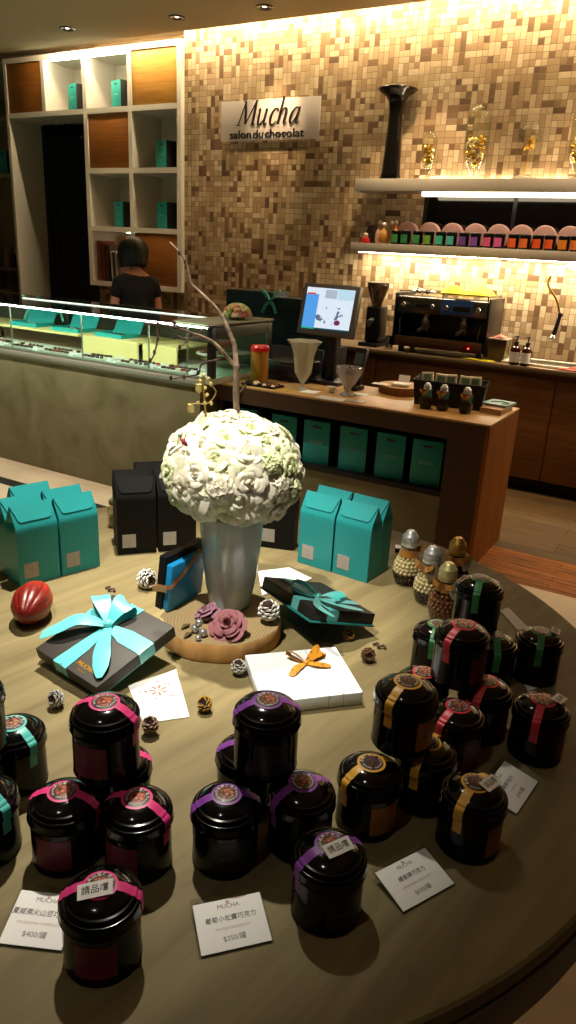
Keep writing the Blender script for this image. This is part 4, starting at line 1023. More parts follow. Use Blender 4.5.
# yellow tub with red lid
P = at(246, 383, BT)
tb = thing('snack_tub', 'mustard yellow tub with bright red lid at the end of the glass case', 'tub', (P.x + .03, P.y + .10, BT + .0005))
g = G(); g.lathe([(0, 0), (.052, 0), (.055, .004), (.055, .19), (0, .19)], 28); obj('body', g, mat('mustard', (170, 120, 40), .4), tb)
g = G(); g.lathe([(.057, .188), (.0585, .19), (.0585, .21), (.05, .222), (0, .224)], 28); obj('lid', g, mat('red_lid', (196, 26, 22), .3), tb)
# frosted ruffled goblet and faceted glass
P = at(297, 391, BT)
gl = thing('ruffled_goblet', 'tall frosted glass goblet with ruffled rim on the bar', 'goblet', (P.x, P.y + .06, BT + .0005))
prof = [(0, 0), (.035, .0), (.036, .004), (.012, .014), (.009, .03), (.018, .05), (.05, .10), (.055, .15), (.058, .20), (.075, .26), (.098, .285), (.095, .287), (.072, .262), (.055, .2), (.051, .15), (.045, .105), (.01, .06), (0, .058)]
M_frost = mat('frosted_glass', (206, 204, 184), .25, alpha=.55, coat=.3)
g = G(); g.lathe(prof, 36, rad=lambda a, z: 1 + (.10 * math.sin(6 * a) * min(1, max(0, (z - .06) / .2)))); obj('bowl', g, M_frost, gl)
P = at(343, 397, BT)
gl2 = thing('faceted_vase', 'small cut glass vase with V shaped bowl on the bar before the till', 'vase', (P.x, P.y + .06, BT + .0005))
g = G(); g.lathe([(0, 0), (.05, 0), (.05, .006), (.02, .02), (.018, .04), (.045, .075), (.078, .13), (.082, .165), (.076, .166), (.07, .13), (.038, .08), (0, .055)], 9); obj('bowl', g, mat('cut_glass', (200, 198, 200), .06, alpha=.5, coat=1), gl2, sharp=10)
g = G()
for k, (a, r_, z) in enumerate([(0, .03, .12), (2, .035, .13), (4, .03, .125), (1, .01, .15), (3, .02, .10)]): g.ball((r_ * math.cos(a), r_ * math.sin(a), z), .018, 9, 6)
obj('sweets', g, mat('dark_sweets', (60, 50, 56), .2), gl2)
o = small('espresso_cup', 'tiny white cup just left of the cut glass vase', 'cup', [(0, 0), (.014, 0), (.022, .012), (.028, .035), (.026, .036), (.02, .014), (0, .006)], mat('porcelain', (232, 230, 222), .25), tuple(at(331, 393, BT) + V3((0, .01, .0006))))
g = G(); g.tube([(.027, 0, .028), (.04, 0, .026), (.038, 0, .014), (.022, 0, .012)], .003, 6); obj('handle', g, mat('porcelain', (232, 230, 222), .25), o)
bx('leaflet', 'white card lying between the frosted goblet and the cut glass vase', 'card', 310, 392, .10, .09, .002, M_paper, .1)
bx('leaflet', 'wide white leaflet in front of the cut glass vase', 'leaflet', 331, 399, .17, .09, .003, mat('grey_white_paper', (196, 192, 190), .6), 0, yoff=-.0)
bx('leaflet', 'dark lettered leaflet at the foot of the cut glass vase, right side', 'leaflet', 355, 401.5, .11, .07, .003, mat('patterned_card', (150, 146, 144), .5, var=.6, vscale=60), .1)
bx('leaflet', 'small white card between the cut glass vase and the round log slice', 'card', 360, 394.5, .10, .07, .002, M_paper, -.05)
bx('leaflet', 'yellow card lying left of the frosted goblet', 'card', 281, 390, .10, .06, .002, mat('yellow_card', (190, 150, 50), .6), .3)
# black patterned tray with dark chocolates
P = at(258, 386, BT)
ty_ = thing('chocolate_tray', 'black tray of mixed dark chocolates at the foot of the yellow tub', 'tray', (P.x + .02, P.y + .02, BT + .0005))
g = G(); g.box((-.12, -.055, 0), (.12, .055, .006), bev=.002); g.box((-.12, -.055, .006), (.12, -.05, .012)); g.box((-.12, .05, .006), (.12, .055, .012)); obj('tray', g, M_blackplastic, ty_)
put_chocs(P.x + .02, P.y + .02, BT + .0068, 7, 3, .031, .03, 'small chocolate on the black tray by the yellow tub', 'chocolates on the black bar tray', 91, 0)
# log slice on the bar
def log_slice(name, label, loc, r, h, seed, m_top, m_bark, rz=0, name_top='cut_face'):
    rnd = random.Random(seed); ph = [rnd.uniform(0, 6) for _ in range(4)]
    def rr(a): return 1 + .035 * math.sin(2 * a + ph[0]) + .02 * math.sin(3 * a + ph[1]) + .012 * math.sin(7 * a + ph[2]) + .006 * math.sin(17 * a + ph[3])
    t_ = thing(name, label, 'log slice', loc, rz)
    g = G(); g.cap = False; g.lathe([(r * .985, 0), (r, h * .1), (r * .995, h * .5), (r, h * .9), (r * .985, h)], 72, rad=lambda a, z: rr(a)); obj('bark', g, m_bark, t_)
    g = G(); g.lathe([(r * .984, .0005), (r * .984, h + .0005)], 72, rad=lambda a, z: rr(a)); obj(name_top, g, m_top, t_, sharp=30)
    return t_
def ringwood(name, c1, c2, sc=40):
    m = bpy.data.materials.new(name); m.use_nodes = True; n, l, b = nodes(m)
    tc = n.new('ShaderNodeTexCoord'); nz = n.new('ShaderNodeTexNoise'); nz.inputs['Scale'].default_value = 6; l.new(tc.outputs['Object'], nz.inputs['Vector'])
    mx = n.new('ShaderNodeMixRGB'); mx.inputs[0].default_value = .04; l.new(tc.outputs['Object'], mx.inputs[1]); l.new(nz.outputs['Color'], mx.inputs[2])
    w = n.new('ShaderNodeTexWave'); w.wave_type = 'RINGS'; w.rings_direction = 'Z'; w.inputs['Scale'].default_value = sc; w.inputs['Distortion'].default_value = 1.6; w.inputs['Detail'].default_value = 3; l.new(mx.outputs[0], w.inputs['Vector'])
    cr = n.new('ShaderNodeValToRGB'); cr.color_ramp.elements[0].color = lin(c1); cr.color_ramp.elements[1].color = lin(c2); l.new(w.outputs[0], cr.inputs[0]); l.new(cr.outputs[0], b.inputs['Base Color']); b.inputs['Roughness'].default_value = .6
    return m
M_ring = ringwood('log_rings', (136, 116, 82), (158, 138, 100), 55); M_bark = mat('pale_split_bark', (182, 138, 82), .8, var=.28, vscale=26, stretch=(1, 1, .12), bump=.5, bscale=40)
M_barkd = mat('brown_bark', (120, 74, 36), .8, var=.3, vscale=22, stretch=(1, 1, .15), bump=.5)
P = at(391, 396, BT)
log_slice('log_slice', 'round brown log slice on the bar carrying small cards', (P.x - .0, P.y + .14, BT + .0005), .135, .048, 5, ringwood('log_rings_bar', (150, 104, 56), (178, 130, 78)), M_barkd)
LX, LY = P.x, P.y + .14; LT = BT + .049
bx('leaflet', 'flat white card on the bar\'s log slice, left side', 'card', 380, 384, .09, .06, .002, M_paper, .1, z=LT)
bx('leaflet', 'thick stack-like white booklet on the log slice beside the black basket', 'booklet', 401, 386, .10, .08, .016, M_paper, .12, z=LT + .0)
g = G(); g.box((-.035, -.002, 0), (.035, .002, .05), tilt('X', -15)); g.box((-.02, 0, 0), (.02, .03, .003)); P = at(392, 380, LT)
o = obj('name_card', g, M_paper, loc=(LX - .005, LY + .05, LT + .0008)); tag(o, 'small upright white card standing on the bar\'s log slice', 'card')

# basket
Pa, Pb = at(414, 404, BT), at(480, 411.5, BT)
bw = (Pb - Pa).length; ang = math.atan2(Pb.y - Pa.y, Pb.x - Pa.x); mid = (Pa + Pb) / 2
bk = thing('basket', 'black rectangular basket full of paper bags near the bar\'s end', 'basket', (mid.x - math.sin(ang) * .085, mid.y + math.cos(ang) * .085, BT + .0005), ang)
g = G(); w, d, h, q = bw / 2, .08, .135, .016
lo = [(-w, -d), (w, -d), (w, d), (-w, d)]; a = [g.v(x, y, 0) for x, y in lo]; b_ = [g.v(x + q * (1 if x > 0 else -1), y + q * (1 if y > 0 else -1), h) for x, y in lo]
c_ = [g.v(x * .97 + q * (1 if x > 0 else -1), y * .95 + q * (1 if y > 0 else -1), h) for x, y in lo]; d_ = [g.v(x * .96, y * .94, .006) for x, y in lo]
g._f(a[::-1]); g._f(d_)
for i in range(4):
    j = (i + 1) % 4; g._f([a[i], a[j], b_[j], b_[i]]); g._f([b_[i], b_[j], c_[j], c_[i]]); g._f([c_[i], c_[j], d_[j], d_[i]])
obj('body', g, mat('basket_black', (20, 20, 22), .5, bump=.6, bscale=150), bk)
g = G(); rim = [(x + q * (1 if x > 0 else -1), y + q * (1 if y > 0 else -1), h) for x, y in lo]; g.tube(rim + [rim[0]], .006, 8); obj('rim', g, mat('basket_black', (20, 20, 22), .5), bk)
bl = ['leftmost paper bag sticking out of the black basket', 'second paper bag from the left in the black basket', 'third paper bag in the black basket, printed green', 'fourth paper bag in the black basket, tilted', 'rightmost pale paper bag in the black basket']
for i in range(5):
    lx = -w + .05 + i * (2 * w - .1) / 4
    pbg = thing('paper_bag', bl[i], 'paper bag', bk.matrix_basis @ V3((lx, .015 - .015 * (i % 2), .0075)), ang, 'paper bags in the black basket')
    g = G(); g.box((-.033, -.012, 0), (.033, .012, .16), tilt('X', -3 + 2 * (i % 3)) @ tilt('Y', (-3, 3, -3, 4, -2)[i]), bev=.002); obj('bag', g, mat('bag_cream', (206, 196, 168), .7), pbg)
    g = G(); g.box((-.022, -.0128, .105), (.022, -.0122, .15), tilt('X', -3 + 2 * (i % 3)) @ tilt('Y', (-3, 3, -3, 4, -2)[i])); obj('print', g, mat('bag_green_print', (120, 150, 120), .7), pbg)
# books at the bar end
P = at(494, 404, BT)
def book(label, loc, rz, w, d, h, cm):
    b_ = thing('book', label, 'book', loc, rz)
    g = G(); g.box((-w / 2, -d / 2, 0), (w / 2, d / 2, .002)); g.box((-w / 2, -d / 2, h - .002), (w / 2, d / 2, h)); g.box((-w / 2, -d / 2, 0), (-w / 2 + .002, d / 2, h)); obj('cover', g, cm, b_)
    g = G(); g.box((-w / 2 + .002, -d / 2 + .003, .002), (w / 2 - .003, d / 2 - .003, h - .002)); obj('pages', g, mat('book_pages', (190, 160, 120), .8), b_)
book('tan covered book lying flat at the end of the bar', (BX1 - .080, 3.98, BT + .0006), R(-3), .12, .2, .028, mat('tan_cover', (170, 126, 84), .6))
book('pale blue booklet lying on the tan book at the bar\'s end', (BX1 - .085, 4.04, BT + .0292), R(-8), .14, .16, .012, mat('pale_blue_cover', (150, 190, 190), .6))
g = G(); g.tube(bez([(-.05, -.02, 0), (0, .02, 0), (.05, -.02, 0), (.02, -.05, 0)], 6), .0022, 6); o = obj('dark_ribbon', g, M_emblack, loc=(BX1 - .075, 4.04, BT + .0440)); tag(o, 'thin dark cord lying on the pale blue booklet', 'cord')

# ================================================================== LIGHT-BULB BOTTLES
M_bulb = thin_glass('bulb_glass', (240, 236, 228), .05, .6)
M_goldrib = mat('gold_ribbon', (180, 122, 44), .4, .3, sheen=.3)
def bulb_bottle(label, loc, low, high, capm, pearls=True, tagc=(60, 150, 150), rz=0, level=.062, grp=None, big=1.0):
    b_ = thing('bulb_bottle', label, 'bottle', loc, rz, grp)
    pr = [(0, 0), (.024, 0), (.028, .003), (.034, .016), (.0375, .034), (.036, .052), (.029, .068), (.0225, .08), (.0200, .092), (.0195, .102), (0, .102)]
    g = G(); g.lathe(pr, 28); obj('glass', g, M_bulb, b_)
    # filling: pearls packed against the glass
    def rad(z):
        for (r0, z0), (r1, z1) in zip(pr[1:-1], pr[2:-1]):
            if z0 <= z <= z1 and z1 > z0: return r0 + (r1 - r0) * (z - z0) / (z1 - z0)
        return pr[2][0]
    for nm, mm, za, zb in (('lower_pearls', low, .004, level), ('upper_pearls', high, level + .0008, .104)):
        g = G(); z = za + .004
        if nm == 'lower_pearls' and not pearls:
            g.lathe([(rad(za) * .93 if k == 0 else rad(za + (zb - za) * k / 8) * .93, za + (zb - za) * k / 8) for k in range(9)], 24)
        else:
            g.lathe([(max(.004, rad(za + (zb - za) * k / 8) - .0065), za + (zb - za) * k / 8) for k in range(9)], 16)
            row = 0
            while z < zb:
                rr = rad(z) - .0050; n = max(6, int(2 * PI * rr / .0104))
                for k in range(n):
                    a = 2 * PI * (k + .5 * (row % 2)) / n; g.ball((rr * math.cos(a), rr * math.sin(a), z), .0047, 8, 6)
                z += .0090; row += 1
        p = obj(nm, g, mm, b_, sharp=60); p['kind'] = 'stuff'
    g = G(); g.lathe([(.0185, .100), (.0195, .102), (.0185, .1055), (.0198, .109), (.0185, .1125), (.0198, .116), (.0185, .1195), (.0192, .123), (.0170, .128), (.0135, .1315), (.0125, .135), (.0085, .139), (0, .140)], 24); cp = obj('screw_cap', g, capm, b_, (0, 0, -.006)); cp.scale = (1.08, 1.08, 1.05)
    g = G(); g.cap = False; g.lathe([(.0255, .076), (.0232, .083), (.0212, .09), (.0214, .094)], 24); g.strip([(0, -.021, .088), (-.014, -.032, .094), (-.028, -.028, .102), (-.02, -.022, .09), (0, -.021, .086)], (0, .1, 1), .013, .0008); g.strip([(0, -.021, .088), (.014, -.032, .094), (.028, -.028, .102), (.02, -.022, .09), (0, -.021, .086)], (0, .1, 1), .013, .0008)
    obj('ribbon', g, M_goldrib, b_)
    g = G(); g.prism([(-.012, 0), (.012, 0), (.014, .03), (0, .042), (-.014, .03)], 0, .0012, TR(.03, -.018, .104) @ Matrix.Rotation(R(35), 4, 'Z') @ tilt('Y', 20) @ tilt('X', -95)); g.tube([(.018, -.008, .108), (.03, -.018, .102)], .0008, 5)
    obj('hang_tag', g, mat('tag_%d_%d' % tagc[:2], tagc, .5), b_)
    return b_
M_pearlw = mat('ivory_pearls', (236, 228, 190), .3); M_pearlb = mat('bronze_pearls', (140, 96, 70), .25, .35); M_pearld = mat('dark_pearls', (44, 28, 20), .25)
M_silvercap = mat('silver_cap', (206, 210, 214), .38, .7); M_goldcap = mat('gold_cap', (210, 168, 84), .38, .7); M_palecap = mat('champagne_cap', (214, 204, 146), .38, .6)
bar_b = None
for i, (px, py) in enumerate(((424, 409), (440.5, 411), (463.5, 414))):
    P = at(px, py, BT)
    lab = 'bulb shaped dark bottle with gold ribbon before the black basket, %s' % ['leftmost', 'middle one', 'rightmost, with a blue tag'][i]
    if bar_b is None: bar_b = bulb_bottle(lab, (P.x, P.y + .02, BT + .0005), M_pearld, mat('brown_pearls', (110, 74, 50), .3), M_silvercap, rz=-.3, grp='bulb bottles on the bar')
    else: dup(bar_b, (P.x, P.y + .02, BT + .0005), -.3 + .2 * i, lab)

# ================================================================== ROUND TABLE
T = .82; TC = V3((-.80, 1.04, 0)); TRAD = .838
g1 = at(268, 991, T); g2 = at(316, 940, T); gdir = math.atan2(g2.y - g1.y, g2.x - g1.x)
M_table = wood('driftwood_table', (104, 92, 62), (132, 119, 84), 2.2, .62, -gdir, (1, 9, 9))
nodes(M_table)[2].inputs['Specular IOR Level'].default_value = .22
tt = thing('round_table', 'large round grey brown wooden table in the foreground', 'table', (TC.x, TC.y, 0))
g = G(); g.lathe([(0, T - .03), (TRAD - .004, T - .03), (TRAD, T - .026), (TRAD, T - .004), (TRAD - .004, T), (0, T)], 128); obj('tabletop', g, M_table, tt)
g = G(); g.lathe([(0, T - .10), (TRAD + .0, T - .10), (TRAD + .002, T - .095), (TRAD + .002, T - .034), (TRAD - .004, T - .031), (0, T - .031)], 128); obj('apron', g, mat('table_apron', (74, 64, 46), .5), tt)
g = G(); g.lathe([(0, .0), (.36, .0), (.37, .01), (.37, .03), (.30, .04), (.12, .07), (.10, .12), (.10, T - .13), (.20, T - .10), (0, T - .10)], 40); obj('pedestal', g, mat('pedestal_black', (24, 22, 20), .5), tt)
TE = T + .0004     # things stand a hair above the table
# ================================================================== PAPER BAGS ON THE TABLE
def striped(name, col, line, rough=.45, sc=150):
    m = bpy.data.materials.new(name); m.use_nodes = True; n, l, b = nodes(m); nt = m.node_tree
    tc = n.new('ShaderNodeTexCoord'); sp = n.new('ShaderNodeSeparateXYZ'); l.new(tc.outputs['Object'], sp.inputs[0])
    s_ = mathn(nt, 'GREATER_THAN', mathn(nt, 'FRACT', mathn(nt, 'MULTIPLY', mathn(nt, 'ADD', sp.outputs['X'], sp.outputs['Y']), sc)), .72)
    mx = n.new('ShaderNodeMixRGB'); l.new(s_, mx.inputs[0]); mx.inputs[1].default_value = lin(col); mx.inputs[2].default_value = lin(line)
    l.new(mx.outputs[0], b.inputs['Base Color']); b.inputs['Roughness'].default_value = rough; b.inputs['Specular IOR Level'].default_value = .4
    MATS[name] = m; return m
M_tealbag = striped('teal_striped_paper', (34, 150, 154), (28, 132, 137)); M_blackbag = mat('black_bag_paper', (12, 11, 11), .6, spec=.25)
def textlines(name, col, line):
    m = bpy.data.materials.new(name); m.use_nodes = True; n, l, b = nodes(m); nt = m.node_tree
    tc = n.new('ShaderNodeTexCoord'); sp = n.new('ShaderNodeSeparateXYZ'); l.new(tc.outputs['Object'], sp.inputs[0])
    f1 = mathn(nt, 'GREATER_THAN', mathn(nt, 'FRACT', mathn(nt, 'MULTIPLY', sp.outputs['Z'], 330)), .5)
    nz = n.new('ShaderNodeTexNoise'); nz.inputs['Scale'].default_value = 500; l.new(tc.outputs['Object'], nz.inputs['Vector'])
    f = mathn(nt, 'MULTIPLY', mathn(nt, 'MULTIPLY', f1, mathn(nt, 'GREATER_THAN', nz.outputs[0], .45)), .7)
    mx = n.new('ShaderNodeMixRGB'); l.new(f, mx.inputs[0]); mx.inputs[1].default_value = lin(col); mx.inputs[2].default_value = lin(line)
    l.new(mx.outputs[0], b.inputs['Base Color']); b.inputs['Roughness'].default_value = .6; MATS[name] = m; return m
M_infolabel = textlines('info_label', (176, 172, 166), (120, 110, 106))
def make_table_bag(name, m, w=.098, d=.056, hs=.140, h=.187, flapm=None):
    b_ = thing(name, '', 'gift bag')
    g = G(); W, D = w / 2, d / 2
    prof = [(-D, 0), (-D, hs - .016), (-D * .985, hs - .006), (-D * .93, hs + .004), (0, h)]
    Lf = [g.v(-W, y, z) for y, z in prof]; Rf = [g.v(W, y, z) for y, z in prof]
    Lb = [g.v(-W, -y, z) for y, z in prof[:-1]] + [Lf[-1]]; Rb = [g.v(W, -y, z) for y, z in prof[:-1]] + [Rf[-1]]
    for i in range(4): g._f([Lf[i], Rf[i], Rf[i + 1], Lf[i + 1]]); g._f([Rb[i], Lb[i], Lb[i + 1], Rb[i + 1]])
    g._f([Lf[0], Lb[0], Rb[0], Rf[0]])
    for A, B, sx in ((Lf, Lb, -1), (Rf, Rb, 1)):
        c = g.v(sx * (W - .013), 0, hs + .004); e = g.v(sx * (W - .002), 0, hs - .014)
        g._f([A[0], A[1], e, B[1], B[0]]); g._f([A[1], A[2], e]); g._f([B[1], B[2], e]); g._f([A[2], A[3], c, e]); g._f([B[2], B[3], c, e]); g._f([A[3], A[4], c]); g._f([B[3], B[4], c])
    obj('body', g, m, b_, sharp=28)
    # folded flap over the front slope: a trapezoid with rounded lower corners
    ax = V3((1, 0, 0)); dn = V3((0, -D * .93, hs + .004 - h)).normalized(); nn = ax.cross(dn).normalized(); nn = -nn if nn.y > 0 else nn
    L = (h - hs) * 1.02
    Mf = Matrix(((1, dn.x, nn.x, 0), (0, dn.y, nn.y, 0), (0, dn.z, nn.z, h + .0006), (0, 0, 0, 1)))
    g = G(); g.prism([(-W, .0), (W, .0), (W * .78, L * .78), (W * .66, L * .86), (-W * .66, L * .86), (-W * .78, L * .78)], .0006, .0022, Mf)
    obj('flap', g, flapm or m, b_, sharp=5)
    g = G(); g.box((-W + .012, -D - .0009, .018), (-W + .046, -D - .0001, .054)); obj('label', g, M_infolabel, b_)
    return b_
def front_bag(px0, py0, px1, py1, d):
    A, B = at(px0, py0, T), at(px1, py1, T); a = math.atan2(B.y - A.y, B.x - A.x); m_ = (A + B) / 2
    return (m_.x - math.sin(a) * d / 2, m_.y + math.cos(a) * d / 2, TE), a
d = .056
tb0 = make_table_bag('paper_gift_bag', M_tealbag)
# left group
(lF, aF) = front_bag(20, 588, 62, 577, d); A1, B1 = at(20, 588, T), at(104, 565, T); aL = math.atan2(B1.y - A1.y, B1.x - A1.x)
ux = V3((math.cos(aL), math.sin(aL), 0)); uy = V3((-math.sin(aL), math.cos(aL), 0)); base = V3((A1.x, A1.y, TE)) + ux * .05 + uy * d / 2
GB = 'teal paper gift bags at the left of the table'
def put_bag(src, loc, a, lab, grp, first=[]):
    if src not in first: first.append(src); src.location = loc; src.rotation_euler = (0, 0, a); src['label'] = lab; src['group'] = grp; return src
    r_ = dup(src, loc, a, lab); r_['group'] = grp; return r_
put_bag(tb0, base, aL, 'teal ribbed paper bag in the left cluster, front row nearest the red cacao pod', GB)
put_bag(tb0, base + ux * .1035, aL, 'teal ribbed paper bag in the left cluster, front row on the right', GB)
put_bag(tb0, base + uy * .060 + ux * .002, aL + .02, 'teal ribbed paper bag cut by the left edge, behind the front left bag', GB)
put_bag(tb0, base + uy * .062 + ux * .106, aL - .01, 'teal ribbed paper bag directly behind the front right bag of the left cluster', GB)
put_bag(tb0, base + uy * .128 + ux * .055, aL + .01, 'teal ribbed paper bag farthest back in the left cluster', GB)
# right group
A2, B2 = at(297, 562, T), at(366, 583, T); aR = math.atan2(B2.y - A2.y, B2.x - A2.x); ux = V3((math.cos(aR), math.sin(aR), 0)); uy = V3((-math.sin(aR), math.cos(aR), 0)); base = V3((A2.x, A2.y, TE)) + ux * .050 + uy * d / 2
GB = 'teal paper gift bags behind the vase'
put_bag(tb0, base, aR, 'teal ribbed paper bag right of the vase, front left of four', GB)
put_bag(tb0, base + ux * .103, aR - .02, 'teal ribbed paper bag right of the vase, front right of four', GB)
put_bag(tb0, base + uy * .060 + ux * .000, aR, 'teal ribbed paper bag right of the vase, back left of four', GB)
put_bag(tb0, base + uy * .060 + ux * .103, aR - .02, 'teal ribbed paper bag right of the vase, back right of four', GB)
# black bags
kb = make_table_bag('paper_gift_bag', M_blackbag, h=.198, hs=.150)
A3, B3 = at(118, 555, T), at(194, 549.5, T); aB = math.atan2(B3.y - A3.y, B3.x - A3.x); ux = V3((math.cos(aB), math.sin(aB), 0)); uy = V3((-math.sin(aB), math.cos(aB), 0)); base = V3((A3.x, A3.y, TE)) + ux * .049 + uy * d / 2
GB = 'black paper gift bags behind the vase'
put_bag(kb, base, aB, 'black paper bag beside the glass jar, front left of the black cluster', GB)
put_bag(kb, base + ux * .103, aB, 'black paper bag in the front row directly left of the vase', GB)
put_bag(kb, base + uy * .062 - ux * .001, aB, 'black paper bag behind the front left black bag', GB)
put_bag(kb, base + uy * .063 + ux * .103, aB, 'black paper bag behind the black bag left of the vase', GB)
put_bag(kb, base + uy * .128 + ux * .06, aB, 'black paper bag farthest back in the black cluster, left of the vase', GB)
A4, B4 = at(262, 547, T), at(293, 551, T); a4 = math.atan2(B4.y - A4.y, B4.x - A4.x)
ux4 = V3((math.cos(a4), math.sin(a4), 0)); uy4 = V3((-math.sin(a4), math.cos(a4), 0))
c4 = V3((B4.x, B4.y, TE)) - ux4 * .049 + uy4 * d / 2
r_ = put_bag(kb, c4, a4, 'black paper bag right behind the vase, next to the right teal bags', GB)
# small glass jar
P = at(107, 528, T)
gj = thing('glass_jar', 'small clear glass jar half hidden left of the black bags', 'jar', (P.x + .015, P.y + .03, TE))
g = G(); g.cap = False; g.lathe([(0, .001), (.026, 0), (.03, .006), (.03, .052), (.022, .062), (.022, .07)], 22); obj('body', g, M_bulb, gj)
g = G(); g.lathe([(.0235, .066), (.025, .068), (.025, .078), (.02, .082), (0, .083)], 22); obj('lid', g, mat('jar_lid_olive', (110, 104, 70), .3, .5), gj)
g = G(); g.lathe([(0, .003), (.025, .004), (.026, .03), (0, .032)], 20); obj('content', g, mat('jar_content', (150, 150, 110), .5), gj)

# ================================================================== CACAO POD
P = at(34, 618, T)
pod = thing('cacao_pod', 'red ridged cacao pod with an orange tip on the left of the table', 'cacao pod', (P.x, P.y, TE), 0)
Pt, Pb_ = at(46, 592, T), at(22, 634, T); pa = math.atan2(Pt.y - Pb_.y, Pt.x - Pb_.x)
def podmat():
    m = bpy.data.materials.new('cacao_skin'); m.use_nodes = True; n, l, b = nodes(m)
    tc = n.new('ShaderNodeTexCoord'); sp = n.new('ShaderNodeSeparateXYZ'); l.new(tc.outputs['Object'], sp.inputs[0])
    nz = n.new('ShaderNodeTexNoise'); nz.inputs['Scale'].default_value = 40; nz.inputs['Detail'].default_value = 5; l.new(tc.outputs['Object'], nz.inputs['Vector'])
    k = mathn(m.node_tree, 'ADD', mathn(m.node_tree, 'MULTIPLY', sp.outputs['X'], 9.0), mathn(m.node_tree, 'MULTIPLY', nz.outputs[0], .55))
    cr = n.new('ShaderNodeValToRGB'); e = cr.color_ramp.elements; e[0].position = .1; e[0].color = lin((104, 16, 10)); e[1].position = .98; e[1].color = lin((226, 122, 40))
    q = e.new(.45); q.color = lin((160, 38, 22)); q = e.new(.82); q.color = lin((176, 50, 22)); l.new(k, cr.inputs[0]); l.new(cr.outputs[0], b.inputs['Base Color'])
    b.inputs['Roughness'].default_value = .36; b.inputs['Coat Weight'].default_value = .12
    bp = n.new('ShaderNodeBump'); bp.inputs['Strength'].default_value = .5; bp.inputs['Distance'].default_value = .004; l.new(nz.outputs[0], bp.inputs['Height']); l.new(bp.outputs[0], b.inputs['Normal'])
    return m
g = G(); pr = []
for k in range(25):
    u = k / 24; pr.append((.040 * (math.sin(PI * min(1, u * 1.0)) ** .7) * (1.08 - .38 * u) + .003 if 0 < k < 24 else 0, -.072 + .150 * u))
g.lathe(pr, 60, Matrix.Rotation(PI / 2, 4, 'Y'), rad=lambda a, z: 1 + .075 * abs(math.sin(5 * a)) ** .6 - .04)
obj('pod', g, podmat(), pod, (0, 0, .0385), (0, 0, pa))
g = G(); g.lathe([(0, 0), (.004, 0), (.0045, .012), (0, .013)], 8, Matrix.Rotation(PI / 2, 4, 'Y')); obj('stem', g, mat('pod_stem', (90, 60, 30), .7), pod, (math.cos(pa) * .062, math.sin(pa) * .062, .034), (0, 0, pa))

# ================================================================== GIFT BOXES
def set_box(o, cx, cy, cz, rot, h):
    """place root so that the top face's centre lies at (cx, cy, cz)"""
    Rm = Euler(rot).to_matrix(); o.rotation_euler = rot; o.location = V3((cx, cy, cz)) - Rm @ V3((0, 0, h)); return TRm(o.location, Rm)
def TRm(l, Rm): return Matrix.Translation(l) @ Rm.to_4x4()
def mk_local(W):
    Wi = W.inverted(); Ri = Wi.to_3x3(); o_ = Wi @ CAM
    def f(px, py, z): d_ = Ri @ ray(px, py); return o_ + d_ * ((z - o_.z) / d_.z)
    return f
def ribbon_band(g, pts, side, w): g.strip(pts, side, w, .0008)
bh = .028
M_box = mat('charcoal_box', (44, 40, 36), .6); M_rib = mat('turquoise_satin', (84, 190, 194), .32, sheen=.4, spec=.6)
gb1 = thing('gift_box', 'flat charcoal gift box with a big pale turquoise satin bow', 'gift box')
loc_at = mk_local(set_box(gb1, -.870, .864, .8805, (R(14.2), R(2.5), R(-7)), bh)); lx, ly, sgn = .175, .186, 1
hx, hy = lx / 2, ly / 2
g = G(); g.box((-hx + .003, -hy + .003, 0), (hx - .003, hy - .003, .012)); obj('base', g, mat('turquoise_card', (60, 160, 160), .5), gb1)
g = G(); g.box((-hx, -hy, .004), (hx, hy, bh), bev=.0015); obj('lid', g, M_box, gb1)
# hx: x from L (-) to F (+) ; y from F(-) to R(+)
kx, ky = loc_at(109.4, 628, bh).xy
z1 = bh + .0012
g = G(); wB = .036
g.strip([(kx, -hy - .001, .004), (kx, -hy - .0012, bh), (kx, -hy + .004, z1), (kx, ky - .06, z1), (kx, ky, z1 + .004)], (1, 0, 0), [wB, wB, wB, wB * .85, .012])
g.strip([(kx, ky, z1 + .004), (kx, ky + .05, z1), (kx, hy - .004, z1), (kx, hy + .0012, bh), (kx, hy + .001, .004)], (1, 0, 0), [.012, wB * .9, wB, wB, wB])
e0, e1 = hx * sgn, -hx * sgn
g.strip([(e0 + .0011 * sgn, ky, .004), (e0 + .0012 * sgn, ky, bh), (e0 - .004 * sgn, ky, z1), (kx + .045 * sgn, ky, z1), (kx, ky, z1 + .004)], (0, 1, 0), [wB, wB, wB, wB, .012])
g.strip([(kx, ky, z1 + .004), (kx - .035 * sgn, ky, z1), (e1 + .004 * sgn, ky, z1), (e1 - .0012 * sgn, ky, bh), (e1 - .0011 * sgn, ky, .004)], (0, 1, 0), [.012, wB, wB, wB, wB])
obj('ribbon_band', g, M_rib, gb1)
